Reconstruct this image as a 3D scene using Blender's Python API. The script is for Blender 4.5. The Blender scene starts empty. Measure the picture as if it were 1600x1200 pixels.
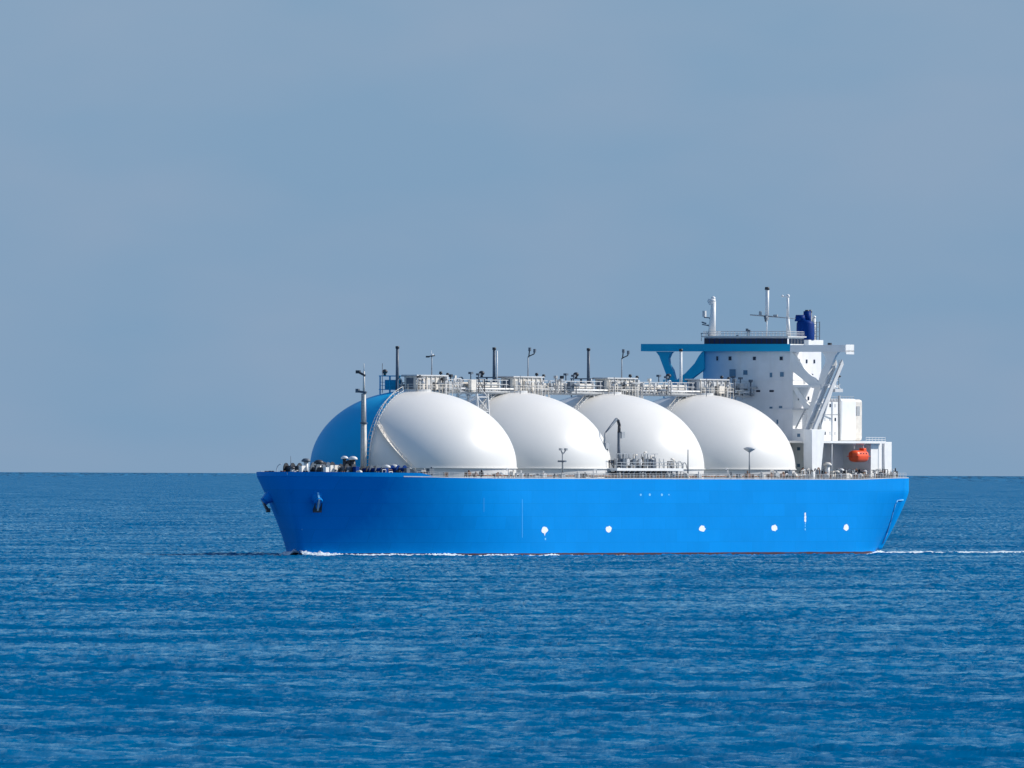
import bpy, bmesh, math, random
import numpy as np
from mathutils import Vector, Matrix

random.seed(7)
rng = np.random.default_rng(11)
R = math.radians
scene = bpy.context.scene

# ------------------------------------------------------------------ camera
DIST, CAMH = 4000.0, 17.0            # a telephoto view from another deck, about 4 km away
KPX = 7.4                            # photo pixels (1600 wide) per metre at DIST
LENS = 36.0 * DIST * KPX / 1600.0
PITCH = math.atan2(140.0 / KPX, DIST)
ROLL = R(0.23)
cam_d = bpy.data.cameras.new('camera')
cam_d.lens = LENS; cam_d.sensor_width = 36.0
cam_d.clip_start = 5.0; cam_d.clip_end = 3000000.0
cam = bpy.data.objects.new('camera', cam_d)
scene.collection.objects.link(cam)
cam_rot = Matrix.Rotation(R(90) + PITCH, 4, 'X') @ Matrix.Rotation(ROLL, 4, 'Z')
cam.matrix_world = Matrix.Translation((0, -DIST, CAMH)) @ cam_rot
scene.camera = cam

# ------------------------------------------------------------------ sky and sun
SUN_AZ, SUN_EL = R(107), R(33)        # azimuth: to the right of the line from ship to camera
sun_dir = Vector((math.sin(SUN_AZ) * math.cos(SUN_EL), -math.cos(SUN_AZ) * math.cos(SUN_EL), math.sin(SUN_EL)))
world = bpy.data.worlds.new('World'); scene.world = world
world.use_nodes = True
nt = world.node_tree; nt.nodes.clear()
W = nt.nodes.new
out = W('ShaderNodeOutputWorld'); bg = W('ShaderNodeBackground')
sky = W('ShaderNodeTexSky'); sky.sky_type = 'NISHITA'; sky.sun_disc = False
sky.sun_elevation = SUN_EL
sky.sun_rotation = math.atan2(sun_dir.x, sun_dir.y)
sky.altitude = 0; sky.air_density = 1.0; sky.dust_density = 0.6; sky.ozone_density = 1.6
SKY_STRENGTH = 0.15
bg.inputs['Strength'].default_value = SKY_STRENGTH
# haze veil dense at the horizon, its falloff above tuned for sky fill; faint soft cloud
tc = W('ShaderNodeTexCoord')
mp = W('ShaderNodeMapping'); mp.inputs['Scale'].default_value = (60, 60, 150)
nz = W('ShaderNodeTexNoise'); nz.inputs['Scale'].default_value = 1.0; nz.inputs['Detail'].default_value = 3.0
nz.inputs['Roughness'].default_value = 0.45
nt.links.new(tc.outputs['Generated'], mp.inputs['Vector']); nt.links.new(mp.outputs['Vector'], nz.inputs['Vector'])
rmp = W('ShaderNodeValToRGB')
rmp.color_ramp.elements[0].position = 0.34; rmp.color_ramp.elements[0].color = (0.190, 0.335, 0.515, 1)
rmp.color_ramp.elements[1].position = 0.66; rmp.color_ramp.elements[1].color = (0.230, 0.352, 0.518, 1)
nt.links.new(nz.outputs['Fac'], rmp.inputs['Fac'])
veil = W('ShaderNodeVectorMath'); veil.operation = 'SCALE'; veil.inputs['Scale'].default_value = 1.0 / SKY_STRENGTH
nt.links.new(rmp.outputs['Color'], veil.inputs[0])
sep = W('ShaderNodeSeparateXYZ'); nt.links.new(tc.outputs['Generated'], sep.inputs[0])
mr = W('ShaderNodeMapRange'); mr.inputs['From Min'].default_value = 0.0; mr.inputs['From Max'].default_value = 0.32
mr.inputs['To Min'].default_value = 0.96; mr.inputs['To Max'].default_value = 0.05
mr.interpolation_type = 'SMOOTHSTEP'
nt.links.new(sep.outputs['Z'], mr.inputs['Value'])
mix = W('ShaderNodeMix'); mix.data_type = 'RGBA'
nt.links.new(mr.outputs['Result'], mix.inputs['Factor'])
nt.links.new(sky.outputs['Color'], mix.inputs['A']); nt.links.new(veil.outputs['Vector'], mix.inputs['B'])
nt.links.new(mix.outputs['Result'], bg.inputs['Color'])
nt.links.new(bg.outputs['Background'], out.inputs['Surface'])

sun_d = bpy.data.lights.new('sun', 'SUN'); sun_d.energy = 4.4; sun_d.angle = R(0.5); sun_d.color = (1.0, 0.945, 0.86)
sun = bpy.data.objects.new('sun', sun_d); scene.collection.objects.link(sun)
sun.rotation_euler = (-sun_dir).to_track_quat('-Z', 'Y').to_euler()
sun.location = (300, -300, 300)

vs = scene.view_settings
vs.view_transform = 'Standard'; vs.look = 'None'; vs.exposure = 0.0; vs.gamma = 1.0; vs.use_curve_mapping = False
scene.render.engine = 'CYCLES'
scene.cycles.max_bounces = 6
scene.cycles.use_denoising = True

# ------------------------------------------------------------------ where the ship lies
THETA = math.acos(3.17 / KPX)        # angle between the ship's axis and the picture plane
SHIP_X = (866 - 800) / KPX
ship_m = Matrix.Translation((SHIP_X, 0, 0)) @ Matrix.Rotation(math.pi + THETA, 4, 'Z')
ship_inv = ship_m.inverted()
# ship coordinates: x = u forward, y = v to port, z up from the waterline

def ray(px, py):
    f = DIST * KPX
    d = Vector(((px - 800) / f, -(py - 600) / f, -1.0))
    d = (ship_inv.to_3x3() @ (cam_rot.to_3x3() @ d))
    o = ship_inv @ Vector((0, -DIST, CAMH))
    return o, d
def at_v(px, py, v):
    o, d = ray(px, py); t = (v - o.y) / d.y; return o + d * t
def at_u(px, py, u):
    o, d = ray(px, py); t = (u - o.x) / d.x; return o + d * t

# ------------------------------------------------------------------ materials
def mat(name, col, rough=0.45, metal=0.0, var=0.08, vscale=0.6, streak=0.0, dirt=(0.35, 0.25, 0.18), bump=0.0, coat=0.0, spec=0.4):
    m = bpy.data.materials.new(name); m.use_nodes = True
    t = m.node_tree; b = t.nodes['Principled BSDF']; N = t.nodes.new; L = t.links.new
    b.inputs['Roughness'].default_value = rough; b.inputs['Specular IOR Level'].default_value = spec; b.inputs['Metallic'].default_value = metal
    if coat: b.inputs['Coat Weight'].default_value = coat; b.inputs['Coat Roughness'].default_value = 0.25
    tc = N('ShaderNodeTexCoord')
    n1 = N('ShaderNodeTexNoise'); n1.inputs['Scale'].default_value = vscale; n1.inputs['Detail'].default_value = 6
    L(tc.outputs['Object'], n1.inputs['Vector'])
    r1 = N('ShaderNodeMapRange'); r1.inputs['From Min'].default_value = 0.3; r1.inputs['From Max'].default_value = 0.7
    r1.inputs['To Min'].default_value = 1 - var; r1.inputs['To Max'].default_value = 1 + var
    L(n1.outputs['Fac'], r1.inputs['Value'])
    s = N('ShaderNodeVectorMath'); s.operation = 'SCALE'; s.inputs[0].default_value = col
    L(r1.outputs['Result'], s.inputs['Scale'])
    last = s.outputs['Vector']
    if streak:
        mp = N('ShaderNodeMapping'); mp.inputs['Scale'].default_value = (0.9, 0.9, 0.06); L(tc.outputs['Object'], mp.inputs['Vector'])
        n2 = N('ShaderNodeTexNoise'); n2.inputs['Scale'].default_value = 1.0; n2.inputs['Detail'].default_value = 5; L(mp.outputs['Vector'], n2.inputs['Vector'])
        r2 = N('ShaderNodeMapRange'); r2.inputs['From Min'].default_value = 0.55; r2.inputs['From Max'].default_value = 0.8
        r2.inputs['To Max'].default_value = streak; L(n2.outputs['Fac'], r2.inputs['Value'])
        mx = N('ShaderNodeMix'); mx.data_type = 'RGBA'; mx.inputs['B'].default_value = (*dirt, 1)
        L(r2.outputs['Result'], mx.inputs['Factor']); L(last, mx.inputs['A']); last = mx.outputs['Result']
    L(last, b.inputs['Base Color'])
    if bump:
        bp = N('ShaderNodeBump'); bp.inputs['Strength'].default_value = 1.0; bp.inputs['Distance'].default_value = bump
        L(n1.outputs['Fac'], bp.inputs['Height']); L(bp.outputs['Normal'], b.inputs['Normal'])
    return m

M = {}
M['dome'] = mat('dome_white_paint', (0.81, 0.79, 0.75), 0.34, var=0.02, vscale=0.12, streak=0.10, dirt=(0.66, 0.63, 0.60), spec=0.3)
M['skirt'] = mat('skirt_grey_paint', (0.66, 0.66, 0.66), 0.5, var=0.05, vscale=0.4, streak=0.3, dirt=(0.5, 0.46, 0.42))
M['dome_blue'] = mat('dome_half_blue', (0.0, 0.36, 0.70), 0.5, spec=0.15, var=0.03, vscale=0.2)
M['wing_blue'] = mat('house_blue', (0.01, 0.38, 0.62), 0.5, spec=0.15, var=0.04, vscale=0.3)
M['white'] = mat('white_paint', (0.80, 0.80, 0.79), 0.45, var=0.05, vscale=0.5, streak=0.12)
M['cream'] = mat('weathered_cream_paint', (0.70, 0.66, 0.60), 0.55, var=0.12, vscale=1.2, streak=0.35)
M['grey'] = mat('grey_paint', (0.36, 0.38, 0.40), 0.5, var=0.12, vscale=1.0, streak=0.2)
M['pale'] = mat('pale_grey_paint', (0.56, 0.57, 0.58), 0.5, var=0.08, vscale=0.8, streak=0.2)
M['dark'] = mat('dark_steel', (0.035, 0.04, 0.05), 0.5, var=0.2, vscale=1.5)
M['slate'] = mat('slate_steel', (0.10, 0.13, 0.17), 0.5, var=0.2, vscale=1.5)
M['navy'] = mat('navy_paint', (0.0, 0.032, 0.19), 0.5, spec=0.08, var=0.06)
M['rust'] = mat('rusty_steel', (0.20, 0.10, 0.06), 0.7, var=0.3, vscale=2.0)
M['orange'] = mat('orange_grp', (0.90, 0.10, 0.02), 0.35, var=0.04)
M['glass'] = mat('dark_glass', (0.006, 0.016, 0.045), 0.08, var=0.05)
M['bluepane'] = mat('tinted_glass', (0.10, 0.20, 0.30), 0.15, var=0.1)
M['deck'] = mat('deck_paint', (0.12, 0.16, 0.17), 0.7, var=0.15)
M['mark'] = mat('white_marking_paint', (0.82, 0.84, 0.85), 0.5, var=0.03)
M['hullpale'] = mat('faded_hull_paint', (0.05, 0.38, 0.82), 0.45, var=0.1)
M['palemark'] = mat('faded_marking_paint', (0.18, 0.52, 0.82), 0.5, var=0.1)

def hull_mat():
    m = mat('hull_blue_paint', (0.0, 0.25, 0.69), 0.45, spec=0.03, var=0.035, vscale=0.08, streak=0.10, dirt=(0.02, 0.33, 0.74))
    t = m.node_tree; N = t.nodes.new; L = t.links.new; b = t.nodes['Principled BSDF']
    src = b.inputs['Base Color'].links[0].from_socket
    tc = N('ShaderNodeTexCoord'); sp = N('ShaderNodeSeparateXYZ'); L(tc.outputs['Object'], sp.inputs[0])
    nz = N('ShaderNodeTexNoise'); nz.inputs['Scale'].default_value = 0.15; nz.inputs['Detail'].default_value = 5; L(tc.outputs['Object'], nz.inputs['Vector'])
    ad = N('ShaderNodeMath'); ad.operation = 'MULTIPLY_ADD'; ad.inputs[1].default_value = 0.25; L(nz.outputs['Fac'], ad.inputs[0]); L(sp.outputs['Z'], ad.inputs[2])
    lt = N('ShaderNodeMath'); lt.operation = 'LESS_THAN'; lt.inputs[1].default_value = 0.60; L(ad.outputs[0], lt.inputs[0])
    mx = N('ShaderNodeMix'); mx.data_type = 'RGBA'; mx.inputs['B'].default_value = (0.085, 0.045, 0.05, 1)
    L(lt.outputs[0], mx.inputs['Factor']); L(src, mx.inputs['A']); L(mx.outputs['Result'], b.inputs['Base Color'])
    # welded plates, each a shade apart
    cb = N('ShaderNodeCombineXYZ'); L(sp.outputs['X'], cb.inputs['X']); L(sp.outputs['Z'], cb.inputs['Y'])
    bk = N('ShaderNodeTexBrick'); bk.inputs['Scale'].default_value = 1.0; bk.inputs['Brick Width'].default_value = 11.0; bk.inputs['Row Height'].default_value = 2.7
    bk.inputs['Color1'].default_value = (0.93, 0.93, 0.93, 1); bk.inputs['Color2'].default_value = (1, 1, 1, 1); bk.inputs['Mortar'].default_value = (0.86, 0.86, 0.86, 1); bk.inputs['Mortar Size'].default_value = 0.06
    L(cb.outputs['Vector'], bk.inputs['Vector'])
    vm = N('ShaderNodeVectorMath'); vm.operation = 'MULTIPLY'; L(mx.outputs['Result'], vm.inputs[0]); L(bk.outputs['Color'], vm.inputs[1]); L(vm.outputs['Vector'], b.inputs['Base Color'])
    # shallow unevenness of the welded plating
    n3 = N('ShaderNodeTexNoise'); n3.inputs['Scale'].default_value = 0.35; n3.inputs['Detail'].default_value = 2; L(tc.outputs['Object'], n3.inputs['Vector'])
    bp = N('ShaderNodeBump'); bp.inputs['Distance'].default_value = 0.05; L(n3.outputs['Fac'], bp.inputs['Height']); L(bp.outputs['Normal'], b.inputs['Normal'])
    return m
M['hull'] = hull_mat()

def front_mat():                     # deckhouse front: blue on the starboard side, fading to white to port
    m = mat('deckhouse_front', (0.74, 0.74, 0.75), 0.5, var=0.05, vscale=0.4, streak=0.12)
    t = m.node_tree; N = t.nodes.new; L = t.links.new; b = t.nodes['Principled BSDF']
    src = b.inputs['Base Color'].links[0].from_socket
    tc = N('ShaderNodeTexCoord'); sp = N('ShaderNodeSeparateXYZ'); L(tc.outputs['Object'], sp.inputs[0])
    nz = N('ShaderNodeTexNoise'); nz.inputs['Scale'].default_value = 0.25; nz.inputs['Detail'].default_value = 4; L(tc.outputs['Object'], nz.inputs['Vector'])
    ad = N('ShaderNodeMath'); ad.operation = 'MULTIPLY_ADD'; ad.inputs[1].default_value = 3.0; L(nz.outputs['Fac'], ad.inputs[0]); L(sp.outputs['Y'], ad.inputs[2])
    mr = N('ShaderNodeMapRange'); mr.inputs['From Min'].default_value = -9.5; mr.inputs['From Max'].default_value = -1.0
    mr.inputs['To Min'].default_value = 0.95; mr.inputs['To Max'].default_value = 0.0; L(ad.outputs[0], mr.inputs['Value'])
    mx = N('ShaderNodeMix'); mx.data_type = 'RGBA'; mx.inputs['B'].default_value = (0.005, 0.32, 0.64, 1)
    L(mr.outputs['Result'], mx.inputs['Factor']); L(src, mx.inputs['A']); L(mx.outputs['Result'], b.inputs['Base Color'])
    return m
M['front'] = front_mat()

# ------------------------------------------------------------------ mesh helpers
class MB:
    def __init__(s): s.v = []; s.f = []; s.smooth = set()
    def add(s, vs, fs, smooth=False):
        n = len(s.v); s.v += [tuple(p) for p in vs]
        for f in fs:
            if smooth: s.smooth.add(len(s.f))
            s.f.append(tuple(i + n for i in f))
        return s
    def box(s, x0, x1, y0, y1, z0, z1):
        x0, x1 = sorted((x0, x1)); y0, y1 = sorted((y0, y1)); z0, z1 = sorted((z0, z1))
        vs = [(x, y, z) for z in (z0, z1) for y in (y0, y1) for x in (x0, x1)]
        return s.add(vs, [(0, 2, 3, 1), (4, 5, 7, 6), (0, 1, 5, 4), (2, 6, 7, 3), (0, 4, 6, 2), (1, 3, 7, 5)])
    def tube(s, p, q, r0, r1=None, n=8, caps=True):
        p, q = Vector(p), Vector(q); r1 = r0 if r1 is None else r1
        d = (q - p).normalized(); a = d.orthogonal().normalized(); b = d.cross(a)
        vs = []
        for c, r in ((p, r0), (q, r1)):
            for i in range(n):
                t = 2 * math.pi * i / n; vs.append(c + a * (r * math.cos(t)) + b * (r * math.sin(t)))
        fs = [(i, (i + 1) % n, n + (i + 1) % n, n + i) for i in range(n)]
        k = len(s.f); s.add(vs, fs, True)
        if caps: 
            m = len(s.v) - 2 * n
            s.f.append(tuple(m + i for i in range(n))[::-1]); s.f.append(tuple(m + n + i for i in range(n)))
        return s
    def bar(s, p, q, w, h=None, up=(0, 0, 1)):
        p, q = Vector(p), Vector(q); h = w if h is None else h
        d = (q - p).normalized(); up = Vector(up)
        a = d.cross(up)
        if a.length < 1e-3: a = d.cross(Vector((1, 0, 0)))
        a.normalize(); b = a.cross(d).normalized()
        vs = [c + a * (sx * w / 2) + b * (sz * h / 2) for c in (p, q) for sx, sz in ((-1, -1), (1, -1), (1, 1), (-1, 1))]
        return s.add(vs, [(0, 1, 2, 3)[::-1], (4, 5, 6, 7), (0, 4, 5, 1)[::-1], (1, 5, 6, 2)[::-1], (2, 6, 7, 3)[::-1], (3, 7, 4, 0)[::-1]])
    def path(s, pts, r, n=6):
        for a, b in zip(pts[:-1], pts[1:]): s.tube(a, b, r, n=n)
        return s
    def lathe(s, prof, c=(0, 0, 0), n=32, a0=0.0, a1=2 * math.pi, smooth=True):
        full = abs(a1 - a0 - 2 * math.pi) < 1e-6; m = n if full else n + 1; vs = []
        for r, z in prof:
            for i in range(m):
                t = a0 + (a1 - a0) * i / n; vs.append((c[0] + r * math.cos(t), c[1] + r * math.sin(t), c[2] + z))
        fs = []
        for j in range(len(prof) - 1):
            for i in range(n):
                k = (i + 1) % m; fs.append((j * m + i, j * m + k, (j + 1) * m + k, (j + 1) * m + i))
        return s.add(vs, fs, smooth)
    def ball(s, c, r, n=12, sz=1.0):
        return s.lathe([(max(1e-3, r * math.sin(math.pi * i / 8)), -r * sz * math.cos(math.pi * i / 8)) for i in range(9)], c, n)
    def prism_u(s, poly, u0, u1):    # polygon in (v, z), thickness along u
        n = len(poly); vs = [(u0, v, z) for v, z in poly] + [(u1, v, z) for v, z in poly]
        return s.add(vs, [tuple(range(n)), tuple(range(n, 2 * n))[::-1]] + [(i, n + i, n + (i + 1) % n, (i + 1) % n) for i in range(n)])
    def prism_v(s, poly, v0, v1):
        n = len(poly); vs = [(u, v0, z) for u, z in poly] + [(u, v1, z) for u, z in poly]
        return s.add(vs, [tuple(range(n)), tuple(range(n, 2 * n))[::-1]] + [(i, n + i, n + (i + 1) % n, (i + 1) % n) for i in range(n)])
    def build(s, name, m, parent=None, bevel=0.0):
        me = bpy.data.meshes.new(name); me.from_pydata(s.v, [], s.f); me.validate()
        for p in me.polygons: p.use_smooth = p.index in s.smooth
        bm = bmesh.new(); bm.from_mesh(me); bmesh.ops.recalc_face_normals(bm, faces=bm.faces); bm.to_mesh(me); bm.free()
        me.materials.append(m)
        o = bpy.data.objects.new(name, me); scene.collection.objects.link(o)
        if parent: o.parent = parent
        if bevel:
            bv = o.modifiers.new('bevel', 'BEVEL'); bv.width = bevel; bv.segments = 2; bv.limit_method = 'ANGLE'
        return o

def tag(o, label=None, cat=None, kind=None, group=None):
    if label: o['label'] = label
    if cat: o['category'] = cat
    if kind: o['kind'] = kind
    if group: o['group'] = group
    return o

def copy_part(o, parent, dx):        # a part and its sub-parts, moved along the ship by dx
    c = o.copy(); scene.collection.objects.link(c); c.parent = parent
    c.location = o.location + Vector((dx, 0, 0))
    for ch in [k for k in scene.collection.objects if k.parent == o]:
        d = ch.copy(); scene.collection.objects.link(d); d.parent = c
    return c

# ------------------------------------------------------------------ water: one sheet to the horizon, with real waves where it is looked at
def water_material():
    m = bpy.data.materials.new('sea_water'); m.use_nodes = True
    t = m.node_tree; t.nodes.clear(); N = t.nodes.new; L = t.links.new
    out = N('ShaderNodeOutputMaterial'); mixs = N('ShaderNodeMixShader'); dif = N('ShaderNodeBsdfDiffuse'); glo = N('ShaderNodeBsdfGlossy')
    tc = N('ShaderNodeTexCoord')
    # broad patches of ruffled and calmer water
    big = N('ShaderNodeTexNoise'); big.inputs['Scale'].default_value = 0.014; big.inputs['Detail'].default_value = 5; big.inputs['Roughness'].default_value = 0.6
    L(tc.outputs['Object'], big.inputs['Vector'])
    cr = N('ShaderNodeValToRGB')
    cr.color_ramp.elements[0].position = 0.32; cr.color_ramp.elements[0].color = (0.0, 0.086, 0.222, 1)
    cr.color_ramp.elements[1].position = 0.68; cr.color_ramp.elements[1].color = (0.0, 0.128, 0.295, 1)
    L(big.outputs['Fac'], cr.inputs['Fac']); L(cr.outputs['Color'], dif.inputs['Color'])
    glo.inputs['Roughness'].default_value = 0.22; glo.inputs['Color'].default_value = (0.70, 0.95, 1.0, 1)
    # ripples finer than the mesh
    mp = N('ShaderNodeMapping'); mp.inputs['Scale'].default_value = (0.5, 1.0, 1.0); L(tc.outputs['Object'], mp.inputs['Vector'])
    n1 = N('ShaderNodeTexNoise'); n1.inputs['Scale'].default_value = 0.9; n1.inputs['Detail'].default_value = 3; n1.inputs['Roughness'].default_value = 0.5
    L(mp.outputs['Vector'], n1.inputs['Vector'])
    bp = N('ShaderNodeBump'); bp.inputs['Strength'].default_value = 1.0; bp.inputs['Distance'].default_value = 0.05
    L(n1.outputs['Fac'], bp.inputs['Height'])
    for b in (dif, glo): L(bp.outputs['Normal'], b.inputs['Normal'])
    fr = N('ShaderNodeFresnel'); fr.inputs['IOR'].default_value = 1.333; L(bp.outputs['Normal'], fr.inputs['Normal'])
    # ruffled patches scatter more of the glancing sky light away
    m2 = N('ShaderNodeMapping'); m2.inputs['Scale'].default_value = (0.62, 0.14, 1.0); m2.inputs['Rotation'].default_value = (0, 0, 0.05); L(tc.outputs['Object'], m2.inputs['Vector'])
    n2 = N('ShaderNodeTexNoise'); n2.inputs['Scale'].default_value = 1.0; n2.inputs['Detail'].default_value = 6; n2.inputs['Roughness'].default_value = 0.74; n2.inputs['Lacunarity'].default_value = 2.2
    L(m2.outputs['Vector'], n2.inputs['Vector'])
    ma = N('ShaderNodeMath'); ma.operation = 'MULTIPLY_ADD'; ma.inputs[1].default_value = 0.45; L(big.outputs['Fac'], ma.inputs[0]); L(n2.outputs['Fac'], ma.inputs[2])
    m3 = N('ShaderNodeMapping'); m3.inputs['Scale'].default_value = (0.030, 0.026, 1.0); L(tc.outputs['Object'], m3.inputs['Vector'])
    n3 = N('ShaderNodeTexNoise'); n3.inputs['Scale'].default_value = 1.0; n3.inputs['Detail'].default_value = 2; L(m3.outputs['Vector'], n3.inputs['Vector'])
    mb = N('ShaderNodeMath'); mb.operation = 'MULTIPLY_ADD'; mb.inputs[1].default_value = 0.36; L(n3.outputs['Fac'], mb.inputs[0]); L(ma.outputs[0], mb.inputs[2])
    kk = N('ShaderNodeMapRange'); kk.inputs['From Min'].default_value = 0.87; kk.inputs['From Max'].default_value = 1.07
    kk.inputs['To Min'].default_value = 0.0; kk.inputs['To Max'].default_value = 0.72; L(mb.outputs[0], kk.inputs['Value'])
    mu = N('ShaderNodeMath'); mu.operation = 'MULTIPLY'; L(fr.outputs['Fac'], mu.inputs[0]); L(kk.outputs['Result'], mu.inputs[1])
    L(mu.outputs[0], mixs.inputs['Fac']); L(dif.outputs['BSDF'], mixs.inputs[1]); L(glo.outputs['BSDF'], mixs.inputs[2])
    L(mixs.outputs['Shader'], out.inputs['Surface'])
    return m

def sea_height(x, y):
    h = np.zeros_like(x)
    g = np.random.default_rng(5)
    lam = np.concatenate([np.geomspace(1.3, 14, 36), np.geomspace(14, 60, 10)])
    for l in lam:
        k = 2 * math.pi / l
        ang = g.normal(0, 0.50 if l < 14 else 0.22) + 0.12
        ph = g.uniform(0, 6.283)
        amp = 0.0215 * l ** 0.55 if l < 9 else 0.055 * (9 / l) ** 0.2
        s = np.sin(k * (x * math.sin(ang) + y * math.cos(ang)) + ph + 0.7 * np.sin(x * g.uniform(0.01, 0.05) + g.uniform(0, 6)))
        h += amp * s
    h = h * 0.62
    return h + 0.35 * h * np.abs(h) 

def build_water():
    rows, cols = 1900, 620
    d0, d1 = 840.0, 400000.0
    inv = np.linspace(1 / d0, 1 / d1, rows)
    d = 1 / inv
    half = 0.5 * 1600 / (DIST * KPX) * 1.18
    tt = np.linspace(-1, 1, cols)
    X = d[:, None] * half * tt[None, :]; Y = np.repeat((d - DIST)[:, None], cols, 1)
    # stagger the sample depth a little so that rows never line up into bands
    Y = Y + (rng.random(Y.shape) - 0.5) * np.abs(np.gradient(d))[:, None] * 0.2
    Z = sea_height(X.ravel(), Y.ravel()).reshape(X.shape)
    n = rows * cols
    co = np.stack([X, Y, Z], -1).reshape(-1, 3)
    big = 600000.0
    co = np.concatenate([co, [(-big, -big, -1.6), (big, -big, -1.6), (big, big, -1.6), (-big, big, -1.6)]]).astype(np.float32)
    i = np.arange(rows - 1)[:, None] * cols + np.arange(cols - 1)[None, :]
    quads = np.stack([i, i + 1, i + cols + 1, i + cols], -1).reshape(-1, 4)
    quads = np.concatenate([quads, [[n, n + 1, n + 2, n + 3]]]).astype(np.int32)
    me = bpy.data.meshes.new('water')
    me.vertices.add(len(co)); me.vertices.foreach_set('co', co.ravel())
    me.loops.add(quads.size); me.loops.foreach_set('vertex_index', quads.ravel())
    me.polygons.add(len(quads)); me.polygons.foreach_set('loop_start', np.arange(0, quads.size, 4, dtype=np.int32))
    me.polygons.foreach_set('use_smooth', np.ones(len(quads), dtype=bool))
    me.update(calc_edges=True)
    me.materials.append(water_material())
    o = bpy.data.objects.new('water', me); scene.collection.objects.link(o)
    tag(o, 'rippled deep blue open sea reaching the horizon', 'water', kind='structure')
build_water()

# ------------------------------------------------------------------ the ship
ship = bpy.data.objects.new('gas_carrier_ship', None); scene.collection.objects.link(ship)
ship.matrix_world = ship_m
tag(ship, 'large blue-hulled gas carrier with four white domes sailing on the open sea', 'ship')

U_STERN, HALF_B = -135.0, 23.5
def smooth(t): t = min(1.0, max(0.0, t)); return t * t * (3 - 2 * t)
def z_deck(u): return 15.95 + 0.35 * smooth((-100 - u) / 32) + 0.35 * smooth((u - 70) / 60)
def z_keel(u): return -2.5 + 3.4 * smooth((-104 - u) / 28.5)
def stem_u(z): return 122.2 + 6.0 * max(0, z / 16.3) ** 1.3
def half_b(u, z):
    q = min(1.0, max(0.0, z / 16.3))
    w = q ** 1.25
    a = stem_u(z) - u
    if a <= 0: return 0.0
    le = 72 - 10 * w; n = 2.1 + 0.5 * w; mm = 0.88 - 0.13 * w
    t = min(1.0, a / le)
    b = HALF_B * (1 - (1 - t) ** n) ** mm
    s = min(1.0, max(0.0, (-92 - u) / 40.5))
    dlt = 1.9 + 6.4 * min(1.0, max(0.0, (13.5 - z) / 12.5)) ** 1.2
    return b - dlt * s * s

def hull_hit(px, py):
    o, d = ray(px, py)
    t0 = (24.5 - o.y) / d.y
    t = t0 - 60
    for _ in range(9000):
        p = o + d * t
        if abs(p.y) <= half_b(p.x, p.z) and p.x > U_STERN: break
        t += 0.05
    e = 0.3
    bu = (half_b(p.x + e, p.z) - half_b(p.x - e, p.z)) / (2 * e); bz = (half_b(p.x, p.z + e) - half_b(p.x, p.z - e)) / (2 * e)
    sg = 1 if p.y >= 0 else -1
    return p, Vector((-bu, sg, -bz)).normalized()

def build_hull():
    m = MB(); NS, NZ = 150, 30
    # parameter s: 0 at the stem, 1 at the transom; denser at the bow
    idx = {}
    for side in (1, -1):
        for i in range(NS + 1):
            s = i / NS; g = s ** 1.9 * 0.55 + s * 0.45
            for j in range(NZ + 1):
                q = j / NZ
                u = 0.0
                ub = 122.2 + (U_STERN - 122.2) * g
                z = z_keel(ub) + (z_deck(ub) - z_keel(ub)) * q
                u = stem_u(z) + (U_STERN - stem_u(z)) * g
                z = z_keel(u) + (z_deck(u) - z_keel(u)) * q
                idx[side, i, j] = len(m.v); m.v.append((u, side * (half_b(u, z) if i else 0.0), z))
        for i in range(NS):
            for j in range(NZ):
                f = (idx[side, i, j], idx[side, i + 1, j], idx[side, i + 1, j + 1], idx[side, i, j + 1])
                m.smooth.add(len(m.f)); m.f.append(f if side == 1 else f[::-1])
    for j in range(NZ):              # transom
        m.f.append((idx[1, NS, j], idx[-1, NS, j], idx[-1, NS, j + 1], idx[1, NS, j + 1]))
    for i in range(NS):              # bottom
        m.f.append((idx[1, i, 0], idx[-1, i, 0], idx[-1, i + 1, 0], idx[1, i + 1, 0]))
    me = bpy.data.meshes.new('hull'); me.from_pydata(m.v, [], m.f)
    bm = bmesh.new(); bm.from_mesh(me); bmesh.ops.remove_doubles(bm, verts=bm.verts, dist=1e-4)
    bmesh.ops.recalc_face_normals(bm, faces=bm.faces)
    bm.to_mesh(me); bm.free()
    for p in me.polygons: p.use_smooth = abs(p.normal.x) < 0.995
    me.materials.append(M['hull'])
    o = bpy.data.objects.new('hull', me); scene.collection.objects.link(o); o.parent = ship
    return o
hull = build_hull()

def deck_edge(u0, u1, n, inset=0.0, z=None):
    return [Vector((u, max(0.0, half_b(u, z_deck(u)) - inset), z_deck(u) if z is None else z)) for u in np.linspace(u0, u1, n)]

# deck sheet
m = MB(); pts = deck_edge(U_STERN + 0.1, stem_u(16.2) - 0.2, 90, 0.12)
m.add([(p.x, p.y, p.z - 0.03) for p in pts] + [(p.x, -p.y, p.z - 0.03) for p in pts], [(i, i + 1, 90 + i + 1, 90 + i) for i in range(89)])
m.build('deck', M['deck'], ship)

# bulwark round the forecastle, standing up from the deck edge
def bulwark():
    m = MB(); us = [stem_u(16.3) - 30 * (i / 60) ** 1.6 for i in range(61)]
    for sd in (1, -1):
        for dv in (0.0, 0.22):
            vs = []
            for u in us:
                zz = z_deck(u); b = max(0.0, half_b(u, zz) - dv)
                k = 1 - smooth((stem_u(16.3) - u - 24) / 6)
                vs += [(u, sd * b, zz), (u + 0.05, sd * (b + 0.10 * k), zz + 0.05 + 0.85 * k)]
            m.add(vs, [(2 * i, 2 * i + 2, 2 * i + 3, 2 * i + 1) for i in range(60)], True)
    return m.build('bulwark', M['hull'], hull)
bulwark()

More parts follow.
